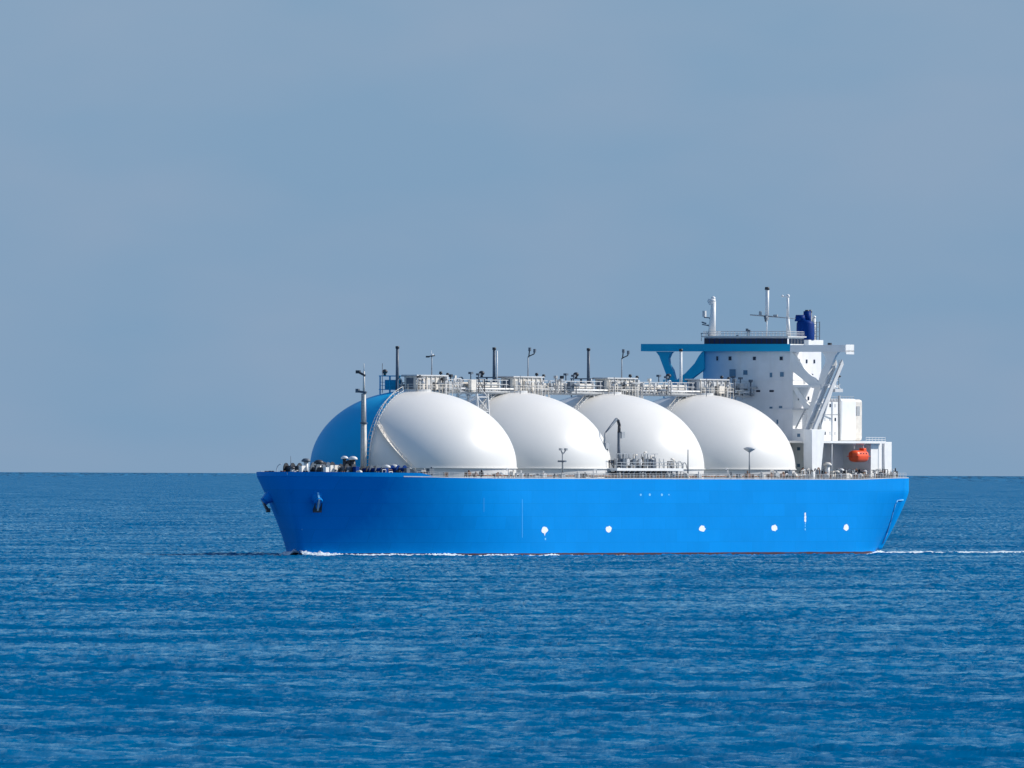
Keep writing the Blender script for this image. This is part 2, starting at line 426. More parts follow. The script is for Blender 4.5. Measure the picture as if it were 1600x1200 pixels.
# white gunwale bar along the deck edge, both sides
for sd in (1, -1):
    m = MB(); pts = deck_edge(U_STERN + 0.2, 108, 120)
    for a, b in zip(pts[:-1], pts[1:]):
        a = Vector((a.x, sd * (a.y - 0.10), a.z + 0.13)); b = Vector((b.x, sd * (b.y - 0.10), b.z + 0.13))
        m.bar(a, b, 0.26, 0.18)
    m.build('gunwale', M['pale'], hull)
# deck railings
for sd in (1, -1):
    m = MB(); pts = deck_edge(U_STERN + 0.4, 104, 150, 0.5)
    pts = [Vector((p.x, sd * p.y, p.z)) for p in pts]
    for i, p in enumerate(pts): m.bar(p, p + Vector((0, 0, 1.15)), 0.07)
    for h in (0.45, 0.8, 1.15):
        for a, b in zip(pts[:-1], pts[1:]): m.bar(a + Vector((0, 0, h)), b + Vector((0, 0, h)), 0.05)
    m.build('railing', M['pale'], ship)

# painted marks on the port side
def side_plate(name, px, py, poly, mt, th=0.02):
    p, n = hull_hit(px, py)
    up = Vector((0, 0, 1)); t = up.cross(n).normalized(); w = n.cross(t)
    m = MB(); k = len(poly)
    vs = [p + t * a + w * b + n * 0.012 for a, b in poly] + [p + t * a + w * b + n * (0.012 + th) for a, b in poly]
    m.add(vs, [tuple(range(k))[::-1], tuple(range(k, 2 * k))] + [(i, (i + 1) % k, k + (i + 1) % k, k + i) for i in range(k)])
    return m.build(name, mt, hull)
def blob(r, n=14, sx=1.0, sz=1.0, j=0.18, seed=0):
    g = random.Random(seed)
    return [(sx * r * (1 + g.uniform(-j, j)) * math.cos(2 * math.pi * i / n), sz * r * (1 + g.uniform(-j, j)) * math.sin(2 * math.pi * i / n)) for i in range(n)]
for i, (x, y) in enumerate(((851, 828), (951, 827), (1097, 826), (1210, 825), (1322, 824))):
    side_plate('tug_mark', x, y, blob(0.72, sx=2.1, sz=0.95, seed=i), M['mark'])
side_plate('tug_mark', 851, 834, [(-0.5, 0.5), (0.0, -0.5), (0.5, 0.5)], M['mark'])
side_plate('tug_mark', 852, 842, blob(0.22, sx=1.5, seed=9), M['palemark'])
for y, r in ((803, 0.30), (808, 0.38), (813, 0.34), (818, 0.16), (822, 0.14), (827, 0.2)):
    side_plate('draught_mark', 1258, y, blob(r, sx=1.3, sz=1.2, seed=int(y)), M['mark' if r > 0.25 else 'palemark'])
for x, r in ((1001, 0.25), (1015, 0.3), (1034, 0.3), (1045, 0.16)):
    side_plate('name_mark', x, 773, blob(r, sx=1.6, sz=0.9, seed=x), M['palemark'])
side_plate('bulb_mark', 575, 825, blob(0.32, sx=1.3, seed=3), M['mark'])
side_plate('bulb_mark', 473, 827, blob(0.22, sx=1.2, seed=4), M['palemark'])
for x, y0, y1, w in ((816, 780, 840, 0.10), (756, 778, 800, 0.09)):
    m = MB(); pts = []
    for i in range(9):
        p, n = hull_hit(x, y0 + (y1 - y0) * i / 8); t = Vector((0, 0, 1)).cross(n).normalized() * w; pts += [p + n * 0.03 - t, p + n * 0.03 + t]
    m.add(pts, [(2 * i, 2 * i + 1, 2 * i + 3, 2 * i + 2) for i in range(8)], True); m.build('rubbing_streak', M['hullpale'], hull)
# curved quarter trim by the transom
m = MB(); pts = []
for x, y in ((1411, 781), (1402, 782), (1399, 787), (1395, 800), (1391, 815), (1386, 832), (1379, 849)):
    p, n = hull_hit(x, y); pts.append(p + n * 0.06)
m.path(pts, 0.13); m.build('quarter_trim', M['palemark'], hull)

# anchors in their bolsters, one each side of the bow
def anchor(sd):
    p, n = hull_hit(494, 779)
    if sd < 0:                        # the far anchor sits further aft, on the turn of the flare
        u = p.x - 6.0; p = Vector((u, -half_b(u, p.z), p.z)); e = .3
        n = Vector((-(half_b(u + e, p.z) - half_b(u - e, p.z)) / (2 * e), -1, -(half_b(u, p.z + e) - half_b(u, p.z - e)) / (2 * e))).normalized()
    f = n.copy(); t = Vector((0, 0, 1)).cross(f).normalized(); w = f.cross(t)
    def q(a, b, c): return p + t * a + w * b + n * c
    root = MB()
    # bolster: a raised lip of plating round the hawse pipe
    root.tube(q(0, 0.5, -1.0), q(0, 0.0, 1.5), 1.5, 0.72, n=18); root.tube(q(0, 0.0, 1.5), q(0, -0.1, 1.8), 0.95, 0.8, n=18)
    o = root.build('hawse_bolster', M['hull'], ship)
    c = MB(); c.bar(q(0, 1.5, 0.5), q(0, 0.7, 1.75), 0.34, 0.3); c.build('anchor_chain', M['palemark'], o)
    a = MB(); a.bar(q(0, 0.7, 1.9), q(0, -2.0, 1.75), 0.36, 0.36); a.build('anchor_shank', M['pale'], o)
    a = MB(); a.bar(q(-0.85, -2.0, 1.6), q(0.85, -2.0, 1.6), 0.7, 0.8)
    for s2 in (-1, 1):
        a.add([q(s2 * 0.3, -2.1, 1.3), q(s2 * 0.9, -2.1, 1.3), q(s2 * 0.75, -0.2, 1.75), q(s2 * 0.3, -2.1, 1.9), q(s2 * 0.9, -2.1, 1.9), q(s2 * 0.75, -0.2, 2.0)],
              [(0, 1, 2), (3, 5, 4), (0, 3, 4, 1), (1, 4, 5, 2), (2, 5, 3, 0)])
    a.build('anchor_flukes', M['dark'], o)
for sd in (1, -1): anchor(sd)

# ------------------------------------------------------------------ domes
DZ0, DB = 18.2, 16.0
DAS = (21.5, 21.3, 21.3, 21.3)
def dome_prof(DA, n=28):
    pr = []
    for i in range(n + 1):
        t = (math.pi / 2) * i / n
        pr.append((max(0.01, DA * math.cos(t) ** 0.97), DB * math.sin(t)))
    return pr
def dome_z(r): return DZ0 + DB * math.sqrt(max(0.0, 1 - (r / 21.3) ** 2))
TANK_U = tuple(at_v(x, 700, 0).x for x in (646, 797, 944, 1088))
TW = 0.0
domes = []
for k, u in enumerate(TANK_U):
    DA = DAS[k]
    if k == 0:
        m = MB(); m.lathe(dome_prof(DA), (0, 0, DZ0), 80, 0, math.pi); o = m.build('tank_dome', M['dome'], ship)
        b = MB(); b.lathe(dome_prof(DA), (0, 0, DZ0), 80, math.pi, 2 * math.pi); b.build('blue_half', M['dome_blue'], o)  # starboard half of the forward dome coloured blue
        tag(o, 'forward dome with its far half coloured blue')
    elif k == 1:
        m = MB(); m.lathe(dome_prof(DA), (0, 0, DZ0), 128); o = m.build('tank_dome', M['dome'], ship)
        dome_me = o.data
    else:
        o = bpy.data.objects.new('tank_dome', dome_me); scene.collection.objects.link(o); o.parent = ship
    o.location = (u, 0, 0)
    domes.append(o)
    m = MB(); m.lathe([(DA - 0.12, 15.8 - DZ0), (DA - 0.10, -0.02)], (0, 0, DZ0), 128); m.build('skirt', M['skirt'], o)
    m = MB(); m.lathe([(DA - 0.1, -0.16), (DA + 0.22, -0.16), (DA + 0.22, 0.02), (DA - 0.05, 0.06)], (0, 0, DZ0), 128, smooth=False); m.build('rim', M['dome'], o)

# pipe and ladder run up the bow-facing centreline of each dome
def dome_ladder(k):
    DA = DAS[k]; m = MB(); m2 = MB()
    pts = []
    for i in range(25):
        t = (math.pi / 2) * (0.03 + 0.80 * i / 24)
        r = DA * math.cos(t) ** 0.97; pts.append(Vector((r + 0.45 * math.cos(t), 0, DZ0 + DB * math.sin(t) + 0.45 * math.sin(t))))
    for sd in (-0.55, 0.55): m.path([p + Vector((0, sd, 0)) for p in pts], 0.08)
    for p in pts[::1]: m.bar(p + Vector((0, -0.55, 0)), p + Vector((0, 0.55, 0)), 0.1)
    o = m.build('dome_ladder', M['pale'], domes[k])
    for i in range(0, 25, 2):
        p = pts[i]; m2.bar(p + Vector((0, 0.55, 0)), p + Vector((0.5 * math.cos(i * .05), 0.55, 0.9)), 0.07)
    for a, b in zip(pts[:-1:2], pts[2::2]): m2.bar(a + Vector((0.4, 0.55, 0.9)), b + Vector((0.4, 0.55, 0.9)), 0.09)
    m2.build('ladder_handrail', M['cream'], domes[k])
for k in range(4): dome_ladder(k)

# ------------------------------------------------------------------ houses, masts and pipework on the dome tops
ZT = DZ0 + DB                        # crown of the domes
gc = random.Random(21)
def clutter(u):                      # valves, boxes, pipe loops and lamps crowded along the crown and the catwalk
    for i in range(30):
        du = gc.uniform(-29, 3.0); v = gc.choice((-1, 1)) * gc.uniform(1.5, 2.6); mt = M[gc.choice(['grey', 'pale', 'slate', 'cream', 'pale', 'grey', 'dark'])]
        x = u + du; zb = ZT - .2 if du < -13 else min(ZT + .2, dome_z(math.hypot(du, v)))
        kind = i % 5; m = MB()
        if kind == 0:
            w = gc.uniform(.5, 1.3); h = gc.uniform(.8, 2.2); m.box(x - w, x + w, v - .35, v + .35, ZT + .2, ZT + .2 + h); m.bar((x, v, zb), (x, v, ZT + .3), .25); m.build('valve_box', mt, ship)
        elif kind == 1:
            r = gc.uniform(.5, 1.1); h = gc.uniform(1.2, 2.4); m.path([(x - r, v, zb), (x - r, v, ZT + h)] + [(x - r * math.cos(t), v, ZT + h + r * .7 * math.sin(t)) for t in np.linspace(.3, 2.84, 6)] + [(x + r, v, ZT + h), (x + r, v, zb)], .14); m.build('pipe_loop', mt, ship)
        elif kind == 2:
            h = gc.uniform(1.5, 3.4); m.tube((x, v, zb), (x, v, ZT + h), .16); m.box(x - .4, x + .4, v - .3, v + .3, ZT + h - .3, ZT + h + .3); m.build('sensor_post', mt, ship)
        elif kind == 3:
            l = gc.uniform(2, 5); z = ZT + gc.uniform(.3, 2.3); m.tube((x - l / 2, v, z), (x + l / 2, v, z), gc.uniform(.14, .26)); m.bar((x, v, zb), (x, v, z), .18); m.build('branch_pipe', mt, ship)
        else:
            h = gc.uniform(1.0, 2.6); w = gc.uniform(1.0, 2.0)
            for a_ in (-1, 1): m.bar((x + a_ * w, v, zb), (x + a_ * w, v, ZT + h), .16)
            m.bar((x - w, v, ZT + h), (x + w, v, ZT + h), .16); m.bar((x - w, v, zb), (x + w, v, ZT + h), .12); m.bar((x - w, v, ZT + h * .5), (x + w, v, ZT + h * .5), .12); m.build('brace_frame', mt, ship)
def dome_top(k):
    u = TANK_U[k]
    # trunk house on the crown
    m = MB(); m.box(u - 12.5, u + 1.6, -1.35, 1.35, ZT + 0.25, ZT + 3.0)
    o = m.build('crown_house', M['cream'] if k != 3 else M['pale'], ship, 0.05)
    clutter(u)
    r = MB(); r.box(u - 13.0, u + 2.2, -1.8, 1.8, ZT + 3.02, ZT + 3.28); r.build('roof', M['pale'], o)
    for i in range(7):               # panel stiffeners on both long sides
        for sd in (1, -1):
            p = MB(); x = u - 12.0 + i * 2.15; p.box(x, x + 0.28, sd * 1.36, sd * 1.58, ZT + 0.25, ZT + 3.0); p.build('stiffener', M['pale'] if i % 2 else M['cream'], o)
    for i in (0, 2, 3, 5):           # recessed lockers and doors
        p = MB(); x = u - 11.5 + i * 2.15; p.box(x, x + 1.2, 1.352, 1.42, ZT + 0.4, ZT + 2.3); p.build('door', M['grey'] if i in (2, 5) else M['pale'], o)
    p = MB(); p.box(u + 1.602, u + 1.68, -0.9, 0.7, ZT + 0.4, ZT + 2.6); p.build('door', M['slate'], o)
    # base ring seating
    m = MB(); m.lathe([(3.6, -0.5), (3.6, 0.22), (0.1, 0.24)], (u, 0, ZT), 28, smooth=False); m.build('crown_ring', M['pale'], ship)
    # side platform to starboard, an open frame with a roof and vents
    m = MB()
    for du in (-2.2, 2.4):
        for v in (-6.6, -4.3, -2.2):
            zb = dome_z(math.hypot(du, v)) - 0.1
            m.bar((u + du, v, zb), (u + du, v, ZT + 2.9), 0.22)
    m.box(u - 2.4, u + 2.6, -6.8, -1.9, ZT + 2.9, ZT + 3.1); m.box(u - 2.4, u + 2.6, -6.8, -1.9, ZT + 0.1, ZT + 0.25)
    for z in (1.0, 1.7): m.bar((u + 2.4, -6.6, ZT + z), (u + 2.4, -2.2, ZT + z), 0.1)
    o2 = m.build('side_platform', M['slate'] if k in (1, 2) else M['wing_blue'], ship)
    m = MB(); m.box(u - 1.6, u + 1.4, -6.0, -3.4, ZT + 0.25, ZT + 2.2); m.build('valve_locker', M['grey'] if k in (1, 2) else M['wing_blue'], o2)
    m = MB(); m.tube((u + 1.0, -6.2, ZT + 3.1), (u + 1.0, -6.2, ZT + 3.6), 0.3); m.ball((u + 1.0, -6.2, ZT + 3.9), 0.62, sz=0.8); m.build('vent_head', M['dark'], o2)
    # vent mast
    tall = (42.9, 43.0, 43.2, 43.4)[k]; zb = dome_z(2.6) - 0.1
    m = MB(); m.tube((u + 2.9, -2.4, zb), (u + 2.9, -2.4, tall), 0.36, 0.30, 10)
    o3 = m.build('vent_mast', M['slate'] if k < 3 else M['white'], ship)
    m = MB(); m.tube((u + 2.9, -2.4, tall), (u + 2.9, -2.4, tall + 0.5), 0.42, 0.38, 10); m.build('mast_cap', M['dark'], o3)
    if k in (1, 2):
        m = MB(); m.tube((u + 2.9, -1.75, zb), (u + 2.9, -1.75, tall - (0.2 if k == 1 else 6)), 0.16); m.build('riser_pipe', M['white'], o3)
    # lamp post
    if k < 3:
        x = u - 8.0; m = MB(); m.tube((x, 0.3, ZT + 3.2), (x, 0.3, ZT + 7.4), 0.16, 0.11)
        o4 = m.build('lamp_post', M['grey'], ship)
        if k == 0:
            a = MB(); a.bar((x, -0.75, ZT + 7.1), (x, 1.0, ZT + 7.3), 0.3, 0.22); a.box(x - .25, x + .25, -0.95, -0.3, ZT + 6.9, ZT + 7.25); a.build('lamp_arm', M['dark'], o4)
            a = MB(); a.bar((x, 0.2, ZT + 7.3), (x, 0.2, ZT + 8.4), 0.1); a.box(x - .2, x + .2, 0.1, 0.6, ZT + 7.35, ZT + 7.7); a.build('lamp_head', M['white'], o4)
        else:
            a = MB(); a.path([(x, 0.3, ZT + 7.3), (x, 0.5, ZT + 7.5), (x, 1.7, ZT + 8.0), (x, 1.9, ZT + 9.0)], 0.13); a.tube((x, 0.5, ZT + 7.5), (x, 0.7, ZT + 9.3), 0.13); a.build('lamp_arm', M['dark'], o4)
            for v, z in ((0.7, 9.0), (1.85, 8.7)):
                a = MB(); a.box(x - .25, x + .25, v - .22, v + .22, ZT + z - .4, ZT + z + .35); a.build('lamp_head', M['slate'], o4)
    # thin whip aerial and small vents round the crown
    m = MB(); m.tube((u + 3.6, 4.0 if k else -5.5, dome_z(5.4)), (u + 3.6, 4.0 if k else -5.5, ZT + (3.4 if k else 5.6)), 0.07); m.build('whip_aerial', M['slate'], ship)
    for i, (du, v, h) in enumerate(((-14.5, 0.9, 3.2), (-11.0, 2.2, 1.6), (-5.0, 2.3, 1.2), (0.6, 2.4, 1.4), (-15.5, -1.2, 3.5))):
        zb = dome_z(math.hypot(du, v)) - 0.2
        m = MB(); m.tube((u + du, v, zb), (u + du, v, ZT + h), 0.14); m.tube((u + du, v, ZT + h), (u + du, v, ZT + h + 0.55), 0.42, 0.3)
        m.build('vent_pipe', M['dark'] if i % 2 == 0 else M['pale'], ship)
    # handrail round the crown house
    m = MB(); ring = []
    for du, v in ((3.4, -2.0), (3.4, 2.6), (-4, 3.2), (-12.6, 2.9)):
        zb = dome_z(math.hypot(du, v)); ring.append(Vector((u + du, v, ZT + 0.2)))
    for a, b in zip(ring[:-1], ring[1:]):
        for h in (0.55, 1.1): m.bar(a + Vector((0, 0, h)), b + Vector((0, 0, h)), 0.07)
        n = max(2, int((b - a).length / 1.6))
        for i in range(n + 1):
            p = a.lerp(b, i / n); zb = dome_z(math.hypot(p.x - u, p.y)) - 0.1; m.bar((p.x, p.y, zb), (p.x, p.y, ZT + 1.3), 0.08)
    m.build('handrail', M['cream'], ship)
for k in range(4): dome_top(k)

def catwalk(u0, u1, first, last=False):   # girder bridge between two dome crowns, on a trestle
    m = MB(); m.box(u1, u0, -1.1, 1.1, ZT - 0.55, ZT - 0.05); o = m.build('catwalk_girder', M['pale'], ship)
    m = MB(); m.box(u1 + 3.5, u0 - 0.5, -0.8, 0.8, ZT + 0.9, ZT + 1.9); m.build('pipe_duct', M['cream'], o)
    m = MB(); m.box(u1 + 3.0, u0 - 0.2, -0.55, 0.55, ZT - .04, ZT + 0.86); m.build('cable_trunk', M['grey'], o)
    m = MB(); n = 8
    for i in range(n + 1):
        x = u0 + (u1 - u0) * (0.03 + 0.94 * i / n)
        for v in (-1.0, 1.0): m.bar((x, v, ZT - 0.1), (x, v, ZT + 2.4), 0.18)
    for v in (-1.0, 1.0):
        for z in (1.5, 2.4): m.bar((u0, v, ZT + z), (u1, v, ZT + z), 0.12)
    m.build('catwalk_railing', M['pale'], o)
    for v, z, r in ((1.35, -0.1, 0.22), (1.5, 0.55, 0.18), (-1.4, 0.2, 0.25)):
        p = MB(); p.tube((u0 + 2, v, ZT + z), (u1 - 2, v, ZT + z), r); p.build('longitudinal_pipe', M['white'] if v > 1.4 else M['grey'], o)
    xm = (u0 + u1) / 2
    m = MB()
    for v, h in ((0.9, 3.3), (-0.9, 3.6)):
        m.tube((xm - 1, v, ZT + 2.5), (xm - 1, v, ZT + h), 0.12); m.box(xm - 1.5, xm - 0.5, v - .35, v + .35, ZT + h, ZT + h + .45)
    m.build('floodlight', M['slate'], o)
    if not first:
        m = MB()
        for v in (-0.9, 0.9):
            for x, c in ((u0 - 1.5, u0 + 13.2), (u1 + 4.0, u1 - 3.2), (u0 - 4.0, u0 + 13.2)):
                m.bar((x, v, dome_z(abs(x - c)) - .1 if abs(x - c) < 20 else ZT - 3), (x, v, ZT - .5), .3)
        m.build('catwalk_stool', M['pale'], o)
        return
    m = MB()
    for du in (-2.6, 2.6):
        for v in (-2.2, 2.2): m.bar((xm + du, v * 1.6, 16), (xm + du, v, ZT - 0.5), 0.42)
    for z in np.arange(18, ZT - 1, 3.0):
        for v in (-1, 1):
            s = 2.2 * (1.6 - 0.6 * (z - 16) / 18)
            m.bar((xm - 2.6, v * s, z), (xm + 2.6, v * s, z), 0.22); m.bar((xm - 2.6, v * s, z), (xm + 2.6, v * s * 0.95, z + 3), 0.16)
        for du in (-2.6, 2.6):
            m.bar((xm + du, -s, z), (xm + du, s, z), 0.22); m.bar((xm + du, -s, z), (xm + du, s * .95, z + 3), 0.16)
    t = m.build('catwalk_trestle', M['pale'], ship)
    # raking brace from the trestle up to the next crown
    m = MB(); m.bar((xm - 3.0, 1.6, ZT - 4.4), (u1 - 6, 1.6, ZT - 0.6), 0.45); m.bar((xm - 3.0, -1.6, ZT - 4.4), (u1 - 6, -1.6, ZT - 0.6), 0.45); m.build('brace', M['slate'], t)
for k in range(3): catwalk(TANK_U[k] - 13.2, TANK_U[k + 1] + 3.2, k == 0)
catwalk(TANK_U[3] - 13.2, -97.6, False)

# ------------------------------------------------------------------ foremast
def foremast():
    b = at_v(568, 746, 0.0); t1 = at_v(568, 615, 0.0); u = b.x
    z1 = t1.z; z0 = z_deck(u)
    zt = at_v(565, 570, 0.0).z; zc = at_v(558, 583, 0.0).z; zm = at_v(568, 661, 0.0).z
    m = MB(); m.tube((u, 0, z0), (u, 0, zm), 0.68, 0.58, 14); m.tube((u, 0, zm), (u, 0, z1), 0.52, 0.40, 14); m.tube((u, 0, z1), (u, 0, zc + 0.4), 0.24, 0.18, 10); m.tube((u, 0, zc + .4), (u, 0, zt + 0.3), 0.09, 0.06)
    o = m.build('foremast', M['cream'], ship)
    m = MB(); m.lathe([(0.55, -0.12), (0.8, -0.12), (0.8, 0.12), (0.5, 0.12)], (u, 0, zm), 14, smooth=False); m.build('mast_collar', M['slate'], o)
    m = MB(); m.bar((u, 0.6, z1 + 0.2), (u, -1.5, z1 + 0.5), 0.55, 0.45); m.box(u - .4, u + .4, -1.75, -1.1, z1 + 0.2, z1 + 1.0); m.build('lamp_platform', M['slate'], o)
    m = MB(); m.bar((u, 0.3, zc - 0.5), (u, -1.4, zc + 0.3), 0.4, 0.4); m.box(u - .35, u + .35, -1.75, -0.9, zc - .05, zc + .6); m.build('lamp_platform', M['dark'], o)
    m = MB(); m.bar((u + 0.62, 0.3, z0), (u + 0.45, 0.3, z1), 0.1); m.bar((u + 0.62, -0.3, z0), (u + 0.45, -0.3, z1), 0.1)
    for z in np.arange(z0 + .5, z1, 0.6): m.bar((u + .55, -.3, z), (u + .55, .3, z), 0.06)
    m.build('mast_ladder', M['grey'], o)
    # stair run beside the forward dome: landing half way up the crown, flight down to the deck
    r = math.radians
    def on_dome(az, h):
        q = math.sqrt(max(0, 1 - h * h)); rr = DAS[0] * q + 0.35
        return Vector((TANK_U[0] + rr * math.cos(az), rr * math.sin(az), DZ0 + DB * h + 0.3 * h))
    pts = [on_dome(r(3 + 24 * (1 - i / 10)), 0.60 * i / 10 - 0.06) for i in range(11)]
    m = MB()
    for a, b in zip(pts[:-1], pts[1:]): m.bar(a, b, 0.9, 0.2); m.bar(a + Vector((.3, 0, .9)), b + Vector((.3, 0, .9)), 0.1)
    for a in pts: m.bar(a, a + Vector((.3, 0, .9)), 0.09)
    m.build('dome_stair', M['cream'], domes[0]).matrix_parent_inverse = Matrix.Translation((-TANK_U[0], 0, 0))
foremast()

# ------------------------------------------------------------------ forecastle mooring gear
def winch(u, v, s, mats, yaw=0.0):
    o = MB(); z = z_deck(u)
    o.box(u - 1.5 * s, u + 1.5 * s, v - 2.0 * s, v + 2.0 * s, z, z + 0.35 * s); b = o.build('mooring_winch', M['grey'], ship)
    m = MB(); m.tube((u, v - 1.6 * s, z + 1.3 * s), (u, v + 1.2 * s, z + 1.3 * s), 0.62 * s, n=14); m.build('drum', M[mats[0]], b)
    for d in (-1.6, -0.3, 1.1):
        m = MB(); m.tube((u, v + d * s, z + 1.3 * s), (u, v + (d + 0.16) * s, z + 1.3 * s), 1.12 * s, n=16); m.build('flange', M[mats[1]], b)
    m = MB(); m.box(u - 0.7 * s, u + 0.8 * s, v + 1.35 * s, v + 2.0 * s, z + 0.35 * s, z + 1.9 * s); m.build('gearbox', M[mats[2]], b)
for a in ((120, 3.2, 1.0, ('dark', 'slate', 'white')), (117, -4.0, 1.15, ('dark', 'dark', 'white')), (111, 5.5, 1.1, ('slate', 'dark', 'navy')), (109, -1.5, 1.25, ('dark', 'slate', 'white')),
          (104, 9.0, 1.0, ('navy', 'slate', 'navy')), (101, -4.5, 1.3, ('dark', 'dark', 'cream')), (97, 3.6, 1.0, ('navy', 'dark', 'navy')), (95, 9.5, 1.05, ('navy', 'navy', 'slate')),
          (-96, 19.5, 1.0, ('dark', 'slate', 'cream')), (-103, 18.0, 0.9, ('rust', 'slate', 'white')), (-111, 17.0, 0.95, ('dark', 'grey', 'cream')), (-119, 17.2, 0.85, ('slate', 'dark', 'white')), (-126, 15.5, 0.9, ('rust', 'slate', 'white')), (-88, 19.5, 1.1, ('dark', 'dark', 'slate')), (-84, 20.5, 0.9, ('slate', 'dark', 'white'))):
    winch(*a)
def ventilator(u, v, h, r, mt, cap, zb=None):
    z = z_deck(u) if zb is None else zb; m = MB(); m.tube((u, v, z), (u, v, z + h), r, r * 0.95, 12); o = m.build('ventilator', M[mt], ship)
    m = MB(); m.lathe([(r * 0.9, 0), (r * 1.9, 0.05), (r * 1.9, r * 0.7), (r * 1.1, r * 1.4), (0.02, r * 1.55)], (u, v, z + h), 14); m.build('cowl', M[cap], o)
for a in ((122, -2.0, 1.5, .35, 'white', 'dark'), (114.5, 0.5, 2.6, .55, 'white', 'dark'), (112.5, -3.4, 3.0, .5, 'white', 'slate'), (106, 4.2, 3.5, .5, 'dark', 'white'), (106.3, 2.4, 3.7, .4, 'dark', 'white'), (105.2, 3.2, 2.6, .6, 'dark', 'dark'),
          (99, 8.5, 1.9, .45, 'navy', 'white'), (92, 6.8, 2.0, .5, 'navy', 'pale'), (90, 9.0, 1.6, .5, 'navy', 'slate'),
          (-93, 21.2, 3.0, .5, 'white', 'cream'), (-97.5, 21.4, 1.5, .34, 'white', 'cream'), (-100.5, 21.0, 1.9, .36, 'pale', 'white'), (-107, 20.5, 1.3, .34, 'white', 'grey'), (-115, 20, 1.5, .32, 'cream', 'pale'), (-122, 19.0, 1.2, .3, 'white', 'rust')):
    ventilator(*a)
# bollards and fairleads along both deck edges
g = random.Random(3)
def bollards(u, v):
    z = z_deck(u); m = MB(); m.box(u - 0.9, u + 0.9, v - 0.35, v + 0.35, z, z + 0.2)
    for d in (-0.55, 0.55): m.tube((u + d, v, z + 0.2), (u + d, v, z + 1.0), 0.24, n=10); m.tube((u + d, v, z + 1.0), (u + d, v, z + 1.12), 0.32, n=10)
    m.build('bollard_pair', M[g.choice(['dark', 'slate', 'rust'])], ship)
for u in (125, 119, 112, 106, 100, 93, 60, 52, 33, -45, -52, -80, -86, -92, -99, -106, -112, -118, -123, -128):
    for sd in (1, -1): bollards(u, sd * (half_b(u, 16) - (1.3 if u < 90 else 2.2)))
def deck_clutter(u, v):               # valves, reels, lockers, pipe ends and frames standing on the open deck
    z = z_deck(u); mt = M[g.choice(['grey', 'slate', 'cream', 'pale', 'rust', 'dark', 'white'])]; k = g.randrange(5); m = MB(); h = g.uniform(.7, 2.3)
    if k == 0: w = g.uniform(.3, .9); m.box(u - w, u + w, v - .4, v + .4, z, z + h * .7); m.tube((u, v, z + h * .7), (u, v, z + h), .15); m.build('deck_box', mt, ship)
    elif k == 1: m.tube((u - .5, v, z + .8), (u + .5, v, z + .8), .55, n=12); m.bar((u - .5, v, z), (u - .5, v, z + .8), .2); m.bar((u + .5, v, z), (u + .5, v, z + .8), .2); m.build('hose_reel', mt, ship)
    elif k == 2: m.tube((u, v, z), (u, v, z + h), .13); m.path([(u, v, z + h), (u + .3, v, z + h + .35), (u + .8, v, z + h + .3), (u + .95, v, z + h - .1)], .13); m.build('gooseneck_vent', mt, ship)
    elif k == 3: m.bar((u - .8, v, z), (u - .8, v, z + h), .13); m.bar((u + .8, v, z), (u + .8, v, z + h), .13); m.bar((u - .8, v, z + h), (u + .8, v, z + h), .13); m.bar((u - .8, v, z + h * .5), (u + .8, v, z + h * .5), .13); m.build('pipe_stand', mt, ship)
    else: m.tube((u, v, z), (u, v, z + h * .6), .26, .2); m.lathe([(.5, 0), (.5, .12), (.02, .14)], (u, v, z + h * .6), 12); m.build('valve_wheel', mt, ship)
for i in range(80): u = g.uniform(-131, -72); deck_clutter(u, half_b(u, 16) - g.uniform(1.0, 2.8))
for i in range(26): u = g.uniform(88, 123); deck_clutter(u, g.uniform(-.3, .85) * (half_b(u, 16) - 1.5))
for i in range(30): u = g.uniform(-70, 80); deck_clutter(u, half_b(u, 16) - g.uniform(.9, 1.5))
# bow jackstaff and curved davit
def davit(u, v):
    z = z_deck(u); m = MB(); pts = [(u, v, z)] + [(u, v + 1.1 * (1 - math.cos(t)) - 0, z + 1.2 + 1.3 * math.sin(t)) for t in np.linspace(0, 1.5, 8)]
    m.path(pts, 0.09); m.build('bow_davit', M['pale'], ship)
p = at_v(432, 736, -2.0); davit(min(p.x, 125), -4.0)
m = MB(); m.tube((126.5, 0, 16.3), (127.0, 0.2, 20.4), 0.09, 0.05); m.build('jackstaff', M['slate'], ship)

# ------------------------------------------------------------------ deck gear along the port side
def deck_lamp(u, v, h, style):
    z = z_deck(u); m = MB(); m.tube((u, v, z), (u, v, z + h), 0.2, 0.15, 8); o = m.build('deck_post', M['grey'] if style else M['pale'], ship)
    if style == 1:
        a = MB(); a.bar((u, v, z + h - 0.6), (u - 1.6, v, z + h + 0.4), 0.16); a.bar((u, v, z + h - .6), (u + .9, v, z + h + 0.5), 0.16); a.box(u - .2, u + .7, v - .8, v + .8, z + h * 0.62, z + h * 0.62 + 0.35); a.build('lamp_arm', M['slate'], o)
        for du in (-1.6, 0.9):
            a = MB(); a.box(u + du - .35, u + du + .35, v - .3, v + .3, z + h + 0.3, z + h + 0.75); a.build('lamp_head', M['grey'], o)
    else:
        a = MB(); a.lathe([(0.2, -0.5), (1.2, 0.1), (1.35, 0.35), (0.6, 0.6), (0.02, 0.65)], (u, v, z + h), 18); a.build('vent_cap', M['pale'], o)
p = at_v(879, 735, 20.5); deck_lamp(p.x, 20.5, at_v(879, 706, 20.5).z - z_deck(p.x), 1)
p = at_v(1171, 735, 20.5); deck_lamp(p.x, 20.5, at_v(1171, 703, 20.5).z - z_deck(p.x), 2)

